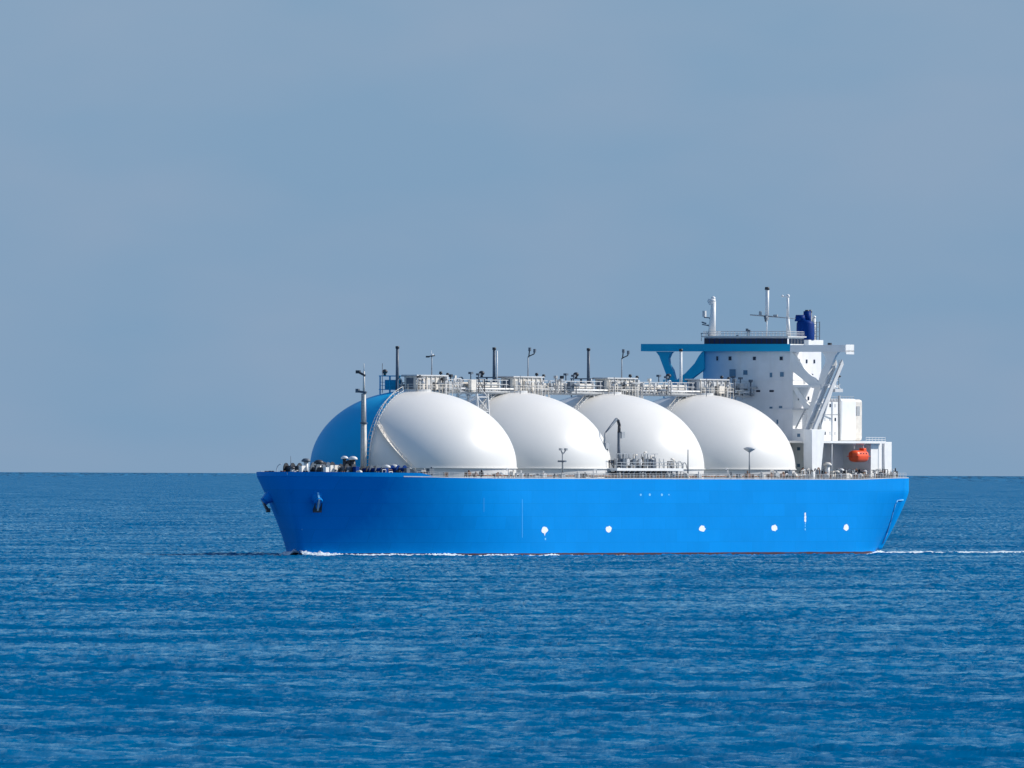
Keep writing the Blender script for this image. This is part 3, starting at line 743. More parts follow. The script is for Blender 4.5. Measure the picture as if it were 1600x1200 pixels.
# manifold platform amidships on the port edge, with its pipes and hose crane
def manifold(sd):
    a = at_v(958, 740, 22.0).x; b = at_v(1062, 740, 22.0).x      # forward and after ends
    zt = at_v(1000, 733, 22.0).z
    v0, v1 = sd * 17.8, sd * 22.9
    m = MB(); m.box(b, a, v0, v1, zt - 0.35, zt + 0.2); o = m.build('manifold_platform', M['white'], ship)
    m = MB()
    for i in range(12):
        u = a + (b - a) * (i + .3) / 12.3
        m.bar((u, v1 - sd * .25, 15.9), (u, v1 - sd * .25, zt - .3), 0.25); m.bar((u, v0 + sd * .6, 15.9), (u, v0 + sd * .6, zt - .3), 0.25)
    m.build('platform_legs', M['slate'], o)
    for i in range(6):               # loading lines with their flanges
        u = a - 4.5 - i * 3.1; z = zt + 1.5
        m = MB(); m.tube((u, v0 - sd * 5, z), (u, v1 - sd * 1.0, z), 0.42, n=12); m.tube((u, v1 - sd * 1.25, z), (u, v1 - sd * 0.9, z), 0.72, n=14); m.build('loading_pipe', M['pale'] if i % 2 else M['slate'], o)
        m = MB(); m.tube((u, v1 - sd * 2.2, z), (u, v1 - sd * 2.2, z + 1.7), 0.14); m.box(u - .45, u + .45, v1 - sd * 2.6, v1 - sd * 1.8, z - .6, z + .7); m.build('valve', M['grey'], o)
    m = MB()                          # railing and frames
    for i in range(15):
        u = a + (b - a) * i / 14; m.bar((u, v1 - sd * .1, zt + .2), (u, v1 - sd * .1, zt + (3.2 if i < 10 and i % 2 == 0 else 1.4)), 0.13)
    for h, e in ((0.8, 1), (1.4, 1), (3.2, 0.62)): m.bar((a, v1 - sd * .1, zt + h), (a + (b - a) * e, v1 - sd * .1, zt + h), 0.12)
    m.build('platform_railing', M['grey'], o)
    for i in range(5):               # lengthwise deck pipes under the platform
        m = MB(); m.tube((a + 2, v1 - sd * (0.9 + i * .8), 16.3 + 0.25 * i), (b - 8, v1 - sd * (0.9 + i * .8), 16.3 + 0.25 * i), 0.16 + .03 * (i % 2)); m.build('deck_pipe', M[('rust', 'slate', 'pale', 'dark', 'grey')[i]], o)
    gm = random.Random(8)
    for i in range(22):
        u = gm.uniform(b + 1, a - 1); v = v1 - sd * gm.uniform(.6, 3.5); h = gm.uniform(1.4, 3.6); mt = M[gm.choice(['slate', 'grey', 'pale', 'cream', 'dark'])]; m = MB()
        if i % 3 == 0: m.tube((u, v, zt), (u, v, zt + h), .2); m.tube((u, v, zt + h), (u - gm.uniform(-2, 2), v, zt + h + .1), .2); m.build('riser', mt, o)
        elif i % 3 == 1: w = gm.uniform(.4, .9); m.box(u - w, u + w, v - .4, v + .4, zt + .2, zt + h * .7); m.build('control_box', mt, o)
        else:
            m.bar((u, v, zt), (u, v, zt + h), .16); m.bar((u + 2.2, v, zt), (u + 2.2, v, zt + h), .16); m.bar((u, v, zt + h), (u + 2.2, v, zt + h), .16); m.bar((u, v, zt + .2), (u + 2.2, v, zt + h), .12); m.build('pipe_rack', mt, o)
    # loops of hose at the after end
    m = MB()
    for c, r in ((b - 0.5, 1.5), (b - 3.0, 1.2), (b + 2.2, 1.6)):
        m.path([(c + r * math.cos(t), v1 - sd * 1.2, zt + .2 + r * math.sin(t)) for t in np.linspace(0, math.pi, 10)], 0.1)
    m.build('hose_loops', M['grey'], o)
    m = MB(); m.tube((b - 3.5, v1 - sd * .6, 16), (b - 3.5, v1 - sd * .6, zt + 4.2), 0.17, 0.1); m.build('platform_post', M['slate'], o)
    # hose crane, jib folded down forward
    c = at_v(967, 705, 20.0); u = c.x; v = sd * 20.0
    zz = [at_v(967, y, 20.0).z for y in (712, 676, 656)]
    m = MB(); m.tube((u, v, 15.9), (u, v, zz[1]), 0.42, 0.34, 12); oc = m.build('hose_crane', M['slate'], ship)
    m = MB(); m.path([(u, v, zz[1]), (u - .2, v, zz[2] - 1.2), (u + .4, v, zz[2] - .2), (u + 1.4, v, zz[2] + .1)], 0.33, 10); m.build('crane_knuckle', M['dark'], oc)
    e = at_v(946, 676, 20.0); m = MB(); m.tube((u + 1.4, v, zz[2] + .1), (e.x, v, e.z), 0.34, 0.14, 10); m.build('jib', M['slate'], oc)
    m = MB(); m.box(u - 2.0, u - .3, v - .5, v + .5, zz[1] - 1.2, zz[1] + .2); m.build('winch_box', M['grey'], oc)
    m = MB(); m.path([(e.x, v, e.z), (e.x + .6, v, e.z - 2), (e.x - 1.4, v, e.z - 3.2), (e.x - .2, v, e.z - 5.4)], 0.22); m.box(e.x - 1.2, e.x + .5, v - .4, v + .4, e.z - 3.4, e.z - 2.2); m.build('hook_block', M['grey'], oc)
manifold(1); manifold(-1)

# small gear at the foot of the domes along the port deck
for i, (x, w, h, mt) in enumerate(((660, 2.6, 1.6, 'grey'), (672, 2.2, 1.9, 'slate'), (731, 1.6, 1.3, 'rust'), (742, 1.4, 1.0, 'rust'), (752, 0.5, 1.4, 'dark'), (776, 2.4, 1.0, 'rust'), (801, 1.2, 1.5, 'cream'),
                                   (846, 3.6, 1.0, 'slate'), (838, 3.0, .7, 'grey'), (866, .6, .8, 'slate'), (914, .5, 1.0, 'dark'), (1138, 1.2, .8, 'grey'), (1142, .5, 1.2, 'slate'), (1190, 2.4, 1.0, 'cream'), (1203, 2.2, 1.2, 'rust'), (1212, 1.8, 1.5, 'grey'), (1222, 2.0, 1.3, 'rust'), (1232, 2.2, 1.8, 'slate'))):
    c = at_v(x, 745, 22.0); v = min(22.0, half_b(c.x, 16) - 1.0); c = at_v(x, 745, v)
    m = MB(); z = z_deck(c.x); m.box(c.x - w / 2, c.x + w / 2, v - .4, v + .4, z + h * .45, z + h)
    for d in (-.4, .4): m.bar((c.x + d * w, v, z), (c.x + d * w, v, z + h * .5), 0.18)
    m.tube((c.x - w * .3, v, z + h), (c.x - w * .3, v, z + h + .35), 0.2)
    m.build('deck_locker', M[mt], ship)
for j, (u0, u1, v, z, r) in enumerate(((88, -80, 21.9, 16.55, .14), (84, -80, 21.5, 16.8, .11), (60, -78, 21.7, 17.05, .08))):
    m = MB(); n = 30
    us = np.linspace(u0, u1, n); pts = [Vector((u, min(v, half_b(u, 16) - 1.2), z)) for u in us]
    m.path(pts, r); 
    for p in pts[::3]: m.bar((p.x, p.y, 15.9), p, 0.12)
    m.build('deck_pipe_run', M[('rust', 'pale', 'grey')[j]], ship)

# ------------------------------------------------------------------ accommodation block and bridge
UF = -98.0                           # front of the deckhouse
def v_at(px, py=560): return at_u(px, py, UF).y
def z_at(py, px=1170): return at_u(px, py, UF).z
VH = 10.7
ZW0, ZW1 = z_at(549), z_at(537.5)    # wing underside and top of its breastwork
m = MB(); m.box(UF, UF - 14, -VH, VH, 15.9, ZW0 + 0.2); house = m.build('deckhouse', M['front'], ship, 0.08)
for py in (594, 640, 690):           # deck lines across the front
    m = MB(); m.box(UF + 0.22, UF - 0.1, -VH - 0.15, VH + 0.15, z_at(py) - 0.18, z_at(py) + 0.12); m.build('deck_line', M['front'], house)
def window(px, py, w, h, mt='glass', fr='front'):
    p = at_u(px, py, UF); m = MB(); m.box(UF + 0.003, UF + 0.10, p.y - w / 2 - .12, p.y + w / 2 + .12, p.z - h / 2 - .12, p.z + h / 2 + .12); o = m.build('window_frame', M[fr], house)
    m = MB(); m.box(UF + 0.104, UF + 0.13, p.y - w / 2, p.y + w / 2, p.z - h / 2, p.z + h / 2); m.build('window_pane', M['glass' if py in (560, 611) else 'bluepane'], house)
for x, y, w, h in ((1121, 560, .45, .9), (1141, 560, .7, .85), (1179, 560, .7, .75), (1221, 560, .75, .8), (1246 - 3, 556, .1, .1),
                   (1145, 583, 1.5, 1.7), (1165, 582, 1.0, 1.0), (1205, 586, .6, 1.0), (1222, 585, .9, 1.0), (1185, 611, .95, .42), (1206, 611, 1.05, .42),
                   (1205, 637, .7, .4), (1220, 636, .8, .45), (1215, 659, .4, .9), (1134, 612, .8, .9), (1190, 660, .7, .6), (1225, 700, .7, .45)):
    if w > .2: window(x, y, w, h)
# side windows and doors on the port wall
for i, (u, z, w, h) in enumerate(((-101, 41.5, .7, .8), (-105, 41.5, .7, .8), (-109, 41.5, .7, .8), (-104, 37.6, .9, 1.9), (-108, 38.4, .7, .8), (-101, 33.5, .7, .8), (-106, 33.5, .7, .8), (-109.5, 33, .9, 1.9))):
    m = MB(); m.box(u - w / 2, u + w / 2, VH + .003, VH + .1, z - h / 2, z + h / 2); m.build('side_window', M['glass'] if h < 1 else M['grey'], house)

# wheelhouse with its window band
m = MB(); m.box(UF + 0.5, UF - 8, v_at(1102, 533), v_at(1232, 533), ZW0 + 0.2, z_at(527)); wh = m.build('wheelhouse', M['white'], ship)
va, vb = v_at(1102, 533), v_at(1232, 533); zw0, zw1 = ZW1 + 0.05, z_at(529)
m = MB(); m.box(UF + 0.503, UF + 0.56, va, vb, zw0 - 0.2, zw1 + 0.05); m.build('window_band', M['navy'], wh)
n = 16
for i in range(n):
    w = (vb - va) / n; m = MB(); m.box(UF + 0.563, UF + 0.60, va + i * w + .09, va + (i + 1) * w - .09, zw0, zw1); m.build('pane', M['glass'], wh)
for i in range(5):
    m = MB(); u = UF - 0.2 - i * 1.6; m.box(u - 1.4, u, vb + .003, vb + .05, zw0, zw1); m.build('pane', M['glass'], wh)
m = MB(); m.box(UF + 1.1, UF - 8.5, va - .4, vb + .4, z_at(527) + .003, z_at(525)); m.build('roof', M['pale'], wh)
m = MB(); zr = z_at(525)              # rails on the monkey island
ring = [(UF + .9, va), (UF + .9, vb), (UF - 8, vb), (UF - 8, va), (UF + .9, va)]
for (ua, v_a), (ub, v_b) in zip(ring[:-1], ring[1:]):
    for h in (.5, 1.0): m.bar((ua, v_a, zr + h), (ub, v_b, zr + h), 0.08)
    for i in range(12): t = i / 12; m.bar((ua + (ub - ua) * t, v_a + (v_b - v_a) * t, zr), (ua + (ub - ua) * t, v_a + (v_b - v_a) * t, zr + 1), 0.08)
m.build('roof_railing', M['pale'], wh)

# bridge wings: floor slab, breastwork in front, end plates, struts
vt_s, vt_p = v_at(1005, 543), at_u(1334.5, 545, UF - 3.2).y
vmid = v_at(1238, 543)
m = MB(); m.box(UF + 1.2, UF - 3.2, vt_s, vmid, ZW0, ZW0 + 0.35); m.box(UF + 1.2, UF + 1.0, vt_s, vmid, ZW0 + .35, ZW1); m.box(UF + .98, UF - 3.2, vt_s, vt_s + .2, ZW0 + .35, ZW1)
m.box(UF - 3.0, UF - 3.2, vt_s + .2, -VH, ZW0 + .35, ZW1)
wing_s = m.build('bridge_wing', M['wing_blue'], ship)  # starboard wing coloured blue, the port one white
m = MB(); m.box(UF + 1.2, UF - 3.2, vmid + .02, vt_p, ZW0 - .1, ZW0 + 0.25); m.box(UF + 1.2, UF + 1.0, vmid + .02, vt_p, ZW0 + .25, ZW1 - .2); m.box(UF + .98, UF - 3.2, vt_p - .2, vt_p, ZW0 - .6, ZW1 - .1); m.box(UF - 3.0, UF - 3.2, VH, vt_p - .2, ZW0 + .25, ZW1 - .2)
wing_p = m.build('bridge_wing', M['white'], ship)
m = MB(); m.box(UF + 1.3, UF + .6, v_at(1297, 540), v_at(1297, 540) + .7, ZW1 - .2, ZW1 + .25); m.build('wing_console', M['dark'], wing_p)
def Pz(lst): return [(at_u(x, y, UF + .2).y, at_u(x, y, UF + .2).z) for x, y in lst]
strut = Pz([(1026, 549.5), (1031, 556), (1043, 588), (1050, 606), (1062, 606), (1056, 594), (1054, 586), (1052, 578), (1046.5, 569), (1045.5, 560), (1049, 552), (1052, 549.5)])
diag = Pz([(1098, 549.5), (1093, 556), (1086, 568), (1072, 583), (1058, 594), (1056, 606), (1066, 606), (1084, 590), (1101, 577), (1101, 549.5)])
slab_z = z_at(602)
for sd, wing, mt in ((-1, wing_s, 'wing_blue'), (1, wing_p, 'white')):
    f = -1 if sd == 1 else 1
    m = MB(); m.prism_u([(f * v, z) for v, z in strut], UF + .6, UF - .5); m.build('strut', M[mt], wing)
    m = MB(); m.prism_u([(f * v, z) for v, z in diag], UF + .55, UF - .45); m.build('brace', M[mt], wing)
    vo = 17.6
    m = MB(); m.box(UF + .9, UF - 9, sd * (VH + .05), sd * vo, slab_z - .45, slab_z + .1); m.build('side_gallery', M[mt], wing)
    # lower bracket down to the lower house
    m = MB(); m.prism_u([(sd * vo, slab_z - .45), (sd * (vo - 1.6), slab_z - .45), (sd * 14.2, 29), (sd * 13.6, 26), (sd * 14.2, 26), (sd * 15.6, 31)], UF + .5, UF - .4); m.build('lower_strut', M[mt], wing)
    m = MB(); m.prism_u([(sd * (VH + .1), slab_z - .5), (sd * (VH + 1.2), slab_z - .5), (sd * 15.2, 31.2), (sd * 14.4, 29.8)], UF + .48, UF - .38); m.build('lower_brace', M[mt], wing)
    m = MB(); m.box(UF + .6, UF - 6, sd * (VH + .05), sd * 14.6, 31.0, 31.3)
    for u in np.linspace(UF + .5, UF - 8.8, 8): m.bar((u, sd * (vo - .1), slab_z + .1), (u, sd * (vo - .1), slab_z + 1.1), 0.07)
    m.bar((UF + .5, sd * (vo - .1), slab_z + 1.1), (UF - 8.8, sd * (vo - .1), slab_z + 1.1), 0.07); m.bar((UF + .5, sd * (VH + .2), slab_z + 1.1), (UF + .5, sd * (vo - .1), slab_z + 1.1), 0.07)
    m.build('gallery_railing', M['pale'], wing)

# lower houses behind and beside
m = MB(); m.box(UF + .3, UF - 6, -13.7, -VH - .01, 15.9, 26.9); m.box(UF + .3, UF - 6, VH + .01, 13.7, 15.9, 26.9); lower = m.build('lower_house', M['white'], ship, .06)
for sd in (1, -1):
    for z in (19, 22.6, 25.5):
        m = MB(); m.box(UF + .303, UF + .36, sd * 12.6, sd * 11.9, z - .35, z + .35); m.build('window', M['bluepane'], lower)
    # fire-escape stairs climbing between the galleries
    m = MB()
    for i in range(9): t = i / 8; m.bar((UF + 0.7, sd * (VH + 1.0 + 2.2 * t), 27 + 4 * t), (UF - .1, sd * (VH + 1.0 + 2.2 * t), 27 + 4 * t), 0.25, .1)
    m.bar((UF + .7, sd * (VH + 1.0), 27), (UF + .7, sd * (VH + 3.2), 31), .14, .3); m.build('stair', M['grey'], lower)
zb = at_v(1350, 691, 19.0).z          # boat deck level
def uat(px, v, py=650): return at_v(px, py, v).x
m = MB(); m.box(uat(1284, 14), uat(1312.5, 14), -14, 14, zb + .3, at_v(1300, 628, 14).z); midh = m.build('accommodation_tier', M['white'], ship, .06)
m = MB(); m.box(uat(1313, 14) , uat(1337, 14), -14.25, 14.25, zb + .3, at_v(1325, 623, 14).z); cas = m.build('engine_casing', M['white'], ship, .5)
m = MB(); m.box(uat(1337.2, 14.2), uat(1349, 14), -13.9, 13.9, zb + .3, at_v(1340, 624, 14).z); m.build('casing_wing', M['cream'], cas, .6)
m = MB(); p = at_v(1341, 642, 14); m.box(p.x - .9, p.x + .9, 13.92, 14.0, p.z - 1.0, p.z + 1.0); m.build('vent_grille', M['grey'], cas)
m = MB(); u = uat(1311, 15.2); m.tube((u, 15.2, zb), (u, 15.2, at_v(1311, 618, 15).z), .28); m.bar((u, 15.2, at_v(1311, 648, 15).z), (u + 6, 14.1, at_v(1311, 648, 15).z), .2); m.build('drain_pipe', M['grey'], midh)
for i in range(3):
    for j in range(3):
        m = MB(); u = uat(1289 + 8 * j, 14); z = zb + 1.9 + 3.0 * i; m.box(u - .35, u + .35, 14.003, 14.06, z - .35, z + .35); m.build('window', M['glass'] if (i + j) % 3 == 0 else M['pale'], midh)
m = MB(); zz = at_v(1300, 628, 14).z
for u in np.linspace(uat(1286, 14), uat(1335, 14), 12): m.bar((u, 13.8, zz), (u, 13.8, zz + 1.2), .08)
for h in (.6, 1.2): m.bar((uat(1286, 14), 13.8, zz + h), (uat(1335, 14), 13.8, zz + h), .07)
m.build('tier_railing', M['grey'], midh)
# boat deck slab over a recess, and the aft house
ua, ue = uat(1264, 20), uat(1378, 20)
m = MB(); m.box(uat(1277, 20), ue, -21, 21, zb - .25, zb + .25); bd = m.build('boat_deck', M['white'], ship)
m = MB(); m.box(uat(1277, 13), uat(1345, 13), -13.0, 13.0, 15.9, zb - .26); m.build('recess_wall', M['white'], bd)
m = MB()
for u in np.linspace(uat(1296, 20), ue, 2): m.tube((u, 20.6, 15.9), (u, 20.6, zb - .25), .12)
m.build('pillars', M['white'], bd)
for sd in (1, -1):
    m = MB()
    for u in np.linspace(uat(1348, 20), ue, 7): m.bar((u, sd * 20.8, zb + .25), (u, sd * 20.8, zb + 1.1), .07)
    for h in (.6, 1.05): m.bar((uat(1348, 20), sd * 20.8, zb + h), (ue, sd * 20.8, zb + h), .08)
    m.build('boat_deck_railing', M['white'], bd)
va2 = 19.6
m = MB(); m.box(uat(1361, va2), uat(1380.5, va2), -va2, va2, 15.9, zb - .26); aft = m.build('aft_house', M['white'], ship, .05)
m = MB(); m.box(uat(1381.5, va2 + .4), uat(1394, va2 + .4), -va2 - .35, va2 + .35, 15.9, zb + .1); m.build('aft_block', M['white'], aft, .08)
m = MB(); m.box(uat(1362, va2), uat(1380, va2), va2 + .003, va2 + .08, 18.0, 18.15); m.build('wall_line', M['grey'], aft)
# provision crane on the port side
vcr = 20.2
p0 = at_v(1269, 744, vcr); p1 = at_v(1272, 671, vcr); p2 = at_v(1311, 562, vcr)
m = MB(); m.prism_v([(p0.x + 2.2, 15.9), (p0.x - 2.0, 15.9), (p1.x - 3.6, p1.z), (p1.x + 3.4, p1.z)], vcr - 1.0, vcr + 1.0); crane = m.build('provision_crane', M['white'], ship, .1)
d = Vector((p2.x - p1.x, 0, p2.z - p1.z))
for dv in (-.75, .75):
    m = MB(); a0 = Vector((p1.x + 1.2, vcr + dv, p1.z)); m.prism_v([(a0.x + 1.3, a0.z), (a0.x - .5, a0.z), (p2.x - .45, p2.z - 1), (p2.x + .2, p2.z)], vcr + dv - .18, vcr + dv + .18); m.build('boom_side', M['pale'], crane)
for t in np.linspace(.1, .9, 4):
    c = Vector((p1.x + 1.6, vcr, p1.z)) + d * t; m = MB(); m.box(c.x - .3, c.x + .3, vcr - .6, vcr + .6, c.z - .2, c.z + .2); m.build('boom_web', M['pale'], crane)
q = at_v(1300, 577, vcr); m = MB(); m.tube((p1.x - 2.6, vcr, p1.z), (q.x - 2.0, vcr, q.z - 2), .22); m.tube((p1.x - 2.6, vcr, p1.z), (p1.x - 2.6, vcr, p1.z + 3.0), .3); m.build('boom_stay', M['pale'], crane)
q = at_v(1310, 588, vcr); m = MB(); m.ball((q.x, vcr, q.z), .6, sz=.45); m.build('hook_block', M['dark'], crane)
q = at_v(1306, 606, vcr); m = MB(); m.box(q.x - 2.6, q.x + 1.5, vcr - .5, vcr + .5, q.z - .9, q.z - .2); m.bar((q.x - 2.4, vcr, q.z - .2), (q.x + 1.5, vcr, q.z + 1.2), .15); m.bar((q.x + 1, vcr, q.z - .2), (q.x - 2.2, vcr, q.z + .8), .12); m.build('crane_platform', M['pale'], crane)
m = MB(); m.tube((p2.x, vcr, p2.z), (p2.x + .2, vcr, p2.z - 7), .06); m.build('crane_wire', M['slate'], crane)

# funnel
uf = -123.5; zf0 = at_u(1252, 531, uf).z; zf1 = at_u(1252, 502, uf).z
m = MB(); m.box(uf - 0.5, uf - 7, -2.6, 2.6, zb, zf0 - 1.3); base = m.build('funnel_base', M['white'], ship)
m = MB(); m.box(uf + .3, uf - 7.4, -2.9, 2.9, zf0 - 1.28, zf0); m.build('base_top', M['white'], base)
va3, vb3 = at_u(1240, 515, uf).y, at_u(1266, 515, uf).y
m = MB(); vm = (va3 + vb3) / 2; rv = (vb3 - va3) / 2; ring = [(math.cos(t), math.sin(t)) for t in np.linspace(0, 2 * math.pi, 25)[:-1]]
vs_ = []
for zz_, sc in ((zf0 + .01, 1.0), (zf1 - .6, .97), (zf1 - .1, .86), (zf1 + .1, .6)):
    for c_, s_ in ring: vs_.append((uf - 1.8 + 2.0 * sc * c_, vm + rv * sc * s_, zz_ + .25 * c_ * (zz_ > zf0 + 1)))
m.add(vs_, [(j * 24 + i, j * 24 + (i + 1) % 24, (j + 1) * 24 + (i + 1) % 24, (j + 1) * 24 + i) for j in range(3) for i in range(24)] + [tuple(range(72, 96))], True); fun = m.build('funnel', M['navy'], ship)
m = MB(); m.tube((uf - 1.2, .2, zf1), (uf - 1.2, .2, at_u(1260, 492, uf).z), 1.25, 1.0, 12); m.tube((uf - 2.6, 1.2, zf1 - .5), (uf - 2.6, 1.2, at_u(1262, 486, uf).z), .85, .8, 12); m.build('exhaust_trunk', M['navy'], fun)
m = MB(); m.tube((uf - 2.6, 1.2, at_u(1262, 488, uf).z), (uf - 2.6, 1.2, at_u(1262, 484, uf).z), .5, .45, 12); m.build('exhaust_tip', M['dark'], fun)
for i, (du, v, h, r, mt) in enumerate(((-4.2, 1.2, 488, .42, 'slate'), (-5.0, .5, 492, .38, 'white'), (-5.8, 1.4, 497, .36, 'white'), (-4.6, -.6, 495, .4, 'white'), (-6.6, .6, 503, .34, 'slate'), (-6.2, -1.2, 500, .36, 'pale'))):
    m = MB(); m.tube((uf + du, v, zf0), (uf + du, v, at_u(1265, h, uf).z), r, r, 10); m.tube((uf + du, v, at_u(1265, h, uf).z), (uf + du - .3, v, at_u(1265, h - 3, uf).z), r, r * .9, 10); m.build('exhaust_pipe', M[mt], fun)
m = MB()
for z in np.linspace(zf0 + .8, zf1 - .2, 4):
    m.bar((uf - 3.4, 2.2, z), (uf - 7.0, 2.2, z), .1); m.bar((uf - 7.0, 2.2, z), (uf - 7.0, -2.2, z), .1)
for u in (-3.5, -5.2, -7.0): m.bar((uf + u, 2.2, zf0), (uf + u, 2.2, zf1), .14)
m.build('pipe_frame', M['slate'], fun)

# radar mast on the starboard side of the wheelhouse roof
um = UF - 2.0
def pm(px, py): return at_u(px, py, um)
a, b = pm(1112, 526), pm(1116, 471)
m = MB(); m.tube((um, a.y, z_at(525)), (um, b.y - .15, b.z), .85, .5, 12); rm = m.build('radar_mast', M['white'], ship)
p = pm(1112, 470); m = MB(); m.tube((um, p.y, p.z - .9), (um, p.y, p.z - .2), .55, .95, 14); m.tube((um, p.y, p.z - .2), (um, p.y, p.z + .4), .95, .8, 14); m.ball((um, p.y + .35, p.z + .5), .5); m.build('radome', M['white'], rm)
for (x0, y0), (x1, y1), mt in (((1114, 497), (1101, 496), 'slate'), ((1114, 510), (1098, 507), 'slate'), ((1114, 520), (1096, 521), 'grey')):
    s, e = pm(x0, y0), pm(x1, y1); m = MB(); m.bar((um, s.y, s.z), (um, e.y, e.z), .8, .2); m.bar((um, s.y, s.z - 1.2), (um, (s.y + e.y) / 2, e.z), .14); m.build('radar_platform', M[mt], rm)
p = pm(1101, 490); m = MB(); m.box(um - .4, um + .4, p.y - .35, p.y + .25, p.z - .7, p.z + .6); m.tube((um, p.y, p.z - .6), (um, p.y + .2, pm(1101, 496).z), .2); m.build('scanner', M['pale'], rm)
p = pm(1099, 505.5); m = MB(); m.bar((um - .6, p.y - .6, p.z + .3), (um + .6, p.y + .9, p.z), .2, .3); m.build('scanner', M['slate'], rm)
m = MB(); e = pm(1096, 521); m.bar((um, e.y, e.z), (um, e.y, pm(1096, 533).z), .12); m.bar((um, e.y + .9, e.z), (um, e.y + .9, pm(1096, 533).z), .12); m.build('mast_stay', M['grey'], rm)
# signal mast with yard, and the second white mast
p0, p1 = pm(1198, 526), pm(1199, 452)
m = MB(); m.tube((um, p0.y, z_at(525)), (um, p0.y, pm(1198, 500).z), .12, .14, 8); m.tube((um, p0.y, pm(1198, 500).z), (um, p1.y, p1.z), .42, .40, 12); sm = m.build('signal_mast', M['white'], ship)
m = MB(); m.tube((um, p1.y - .05, p1.z - .1), (um, p1.y - .05, p1.z + .5), .55, .45, 12); m.build('mast_cap', M['dark'], sm)
m = MB(); m.tube((um + .45, p0.y - .1, pm(1198, 503).z), (um + .45, p0.y - .1, pm(1198, 494).z), .12, .4, 10); m.build('yard_boss', M['slate'], sm)
a, b, c = pm(1172, 492), pm(1198, 494), pm(1243, 498)
m = MB(); m.tube((um, a.y, a.z), (um, b.y, b.z), .12, .16); m.tube((um, b.y, b.z), (um, c.y, c.z), .16, .06); q = pm(1188, 490); m.box(um - .2, um + .2, q.y - .25, q.y + .25, q.z - .5, q.z + .5); q = pm(1212, 493); m.box(um - .2, um + .2, q.y - .5, q.y + .4, q.z - .2, q.z + .2); m.build('yard', M['grey'], sm)
u2 = UF - 6
a, b = at_u(1232, 527, u2), at_u(1231, 464, u2)
m = MB(); m.tube((u2, a.y, z_at(525)), (u2, b.y, at_u(1231, 496, u2).z), .5, .36, 12); m.tube((u2, b.y, at_u(1231, 496, u2).z), (u2, b.y, b.z), .3, .26, 10); am = m.build('aerial_mast', M['white'], ship)
m = MB(); m.ball((u2, b.y, b.z + .2), .42); m.tube((u2, b.y - 1.2, b.z + .1), (u2, b.y, b.z), .1); m.ball((u2, b.y - 1.3, b.z + .2), .28); m.build('aerial_head', M['white'], am)
for x, y in ((1172, 516), (1175, 518), (1157, 526)):
    p = pm(x, y); m = MB(); m.tube((um + 1.5, p.y, z_at(525)), (um + 1.5, p.y, p.z), .08); m.box(um + 1.3, um + 1.7, p.y - .25, p.y + .25, p.z - .2, p.z + .35); m.build('searchlight', M['slate'], wh)

# ------------------------------------------------------------------ lifeboat, a thing of its own, hung at the boat deck
def lifeboat():
    p = at_v(1341.5, 712, 20.3)
    root = bpy.data.objects.new('lifeboat', None); scene.collection.objects.link(root)
    root.matrix_world = ship_m @ Matrix.Translation((p.x, 20.3, p.z - 1.4))
    tag(root, 'orange enclosed lifeboat hanging under the boat deck at the white stern house', 'lifeboat')
    L_, Wd, H = 6.9, 2.7, 3.0
    def shell(z0, z1, name, mt, top):
        m = MB(); n, k = 16, 10; vs = []
        for i in range(n + 1):
            x = -L_ / 2 + L_ * i / n; e = (1 - abs(2 * x / L_) ** 6) ** .5 if abs(x) < L_ / 2 else .03
            for j in range(k + 1):
                t = math.pi * j / k
                if top: vs.append((x, max(e, .03) * Wd / 2 * math.cos(t), z0 + (z1 - z0) * (math.sin(t) ** .55) * (0.45 + .55 * e)))
                else: vs.append((x, max(e, .03) * Wd / 2 * math.cos(t), z0 - (z0 - z1) * math.sin(t) ** .7 * (.55 + .45 * e)))
        m.add(vs, [(i * (k + 1) + j, i * (k + 1) + j + 1, (i + 1) * (k + 1) + j + 1, (i + 1) * (k + 1) + j) for i in range(n) for j in range(k)], True)
        return m.build(name, mt, root)
    shell(1.25, 0.0, 'boat_hull', M['orange'], False); shell(1.3, 2.55, 'canopy', M['orange'], True)
    m = MB(); m.box(-L_ / 2 + .3, L_ / 2 - .3, -Wd / 2 - .02, Wd / 2 + .02, 1.2, 1.34); m.build('fender', M['orange'], root)
    m = MB(); m.box(-2.9, -1.5, -.6, .6, 2.3, 3.05); m.build('conning_hatch', M['orange'], root, .15)
    for x in (-1.2, .2, 1.6):
        m = MB(); m.box(x - .25, x + .25, Wd / 2 - .28, Wd / 2 - .02, 1.75, 2.0); m.build('window', M['glass'], root)
    # davit arms that carry it belong to the ship
    for du in (-2.4, 2.4):
        m = MB(); m.bar((p.x + du, 20.3, p.z + 1.5), (p.x + du, 20.3, zb - .2), .12); m.bar((p.x + du, 16, zb - .4), (p.x + du, 20.6, zb - .4), .35); m.build('boat_davit', M['white'], ship)
lifeboat()

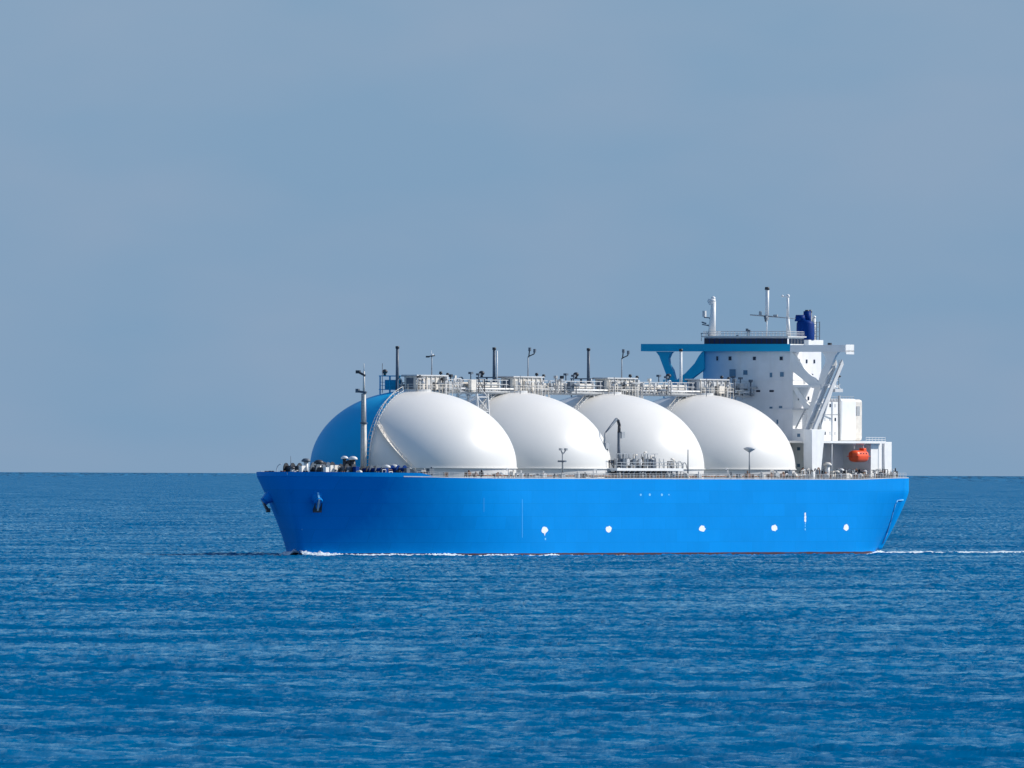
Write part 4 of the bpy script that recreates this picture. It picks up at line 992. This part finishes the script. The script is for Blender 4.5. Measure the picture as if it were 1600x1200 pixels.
# ------------------------------------------------------------------ foam where the hull meets the water
def foam_strip(name, pts, width, height, label):
    m = MB(); n = len(pts); vs = []; K = 5
    for i, p in enumerate(pts):
        t = (pts[min(n - 1, i + 1)] - pts[max(0, i - 1)]).normalized(); nn = Vector((t.y, -t.x, 0))
        w = width(i / (n - 1)); h = height(i / (n - 1))
        for j in range(K + 1):
            a = j / K * 2 - 1
            vs.append(p + nn * (w * a * g.uniform(.8, 1.2)) + Vector((0, 0, -0.25 + (h + .25) * (1 - a * a) * g.uniform(.55, 1.25))))
    m.add(vs, [(i * (K + 1) + j, i * (K + 1) + j + 1, (i + 1) * (K + 1) + j + 1, (i + 1) * (K + 1) + j) for i in range(n - 1) for j in range(K)], True)
    o = m.build(name, M['foam']); o.matrix_world = ship_m
    tag(o, label, 'foam', kind='stuff')
    return o
fm = mat('sea_foam', (0.66, 0.74, 0.80), 0.8, var=0.1, vscale=2.0, bump=0.3); M['foam'] = fm
def noise1(x): return 0.5 + 0.5 * math.sin(x * 1.7 + 2 * math.sin(x * .37)) * math.sin(x * .53 + 1.3)
us = np.linspace(122.5, -20, 420)
foam_strip('bow_wave_foam', [Vector((u, half_b(u, .3) + .25, 0.05)) for u in us],
           lambda s: .5 + .7 * math.exp(-s * 9), lambda s: max(-.25, (0.75 * math.exp(-s * 16) + .50 * noise1(s * 26) * math.exp(-((s - .3) / .25) ** 2) + .26 * noise1(s * 40) * (1 - s) ** .7 - .10)), 'white foam along the waterline at the bow of the blue ship')
us = np.linspace(122.5, 70, 160)
foam_strip('bow_wave_foam', [Vector((u, -half_b(u, .3) - .9, 0.05)) for u in us], lambda s: .9 + .7 * math.exp(-s * 5), lambda s: max(-.25, 1.25 * math.exp(-s * 4) * (.6 + .4 * noise1(s * 30))), 'white foam on the far side of the ship at the bow')
us = np.linspace(-92, U_STERN + .5, 90)
foam_strip('stern_foam', [Vector((u, half_b(u, max(.3, z_keel(u))) + .3, 0.05)) for u in us], lambda s: .4 + .5 * s, lambda s: max(-.25, -.1 + .75 * smooth((s - .4) * 2) * (.5 + .5 * noise1(s * 30))), 'white foam curling round the stern quarter')
us = np.linspace(U_STERN + 2, -460, 520)
foam_strip('wake_foam', [Vector((u, 13 + 1.2 * math.sin(u * .05), 0.1)) for u in us], lambda s: 1.4 + 4 * s, lambda s: max(-.2, -.06 + .38 * (.35 + .65 * noise1(s * 60)) * (1 - .3 * s)), 'thin white wake trailing behind the stern')
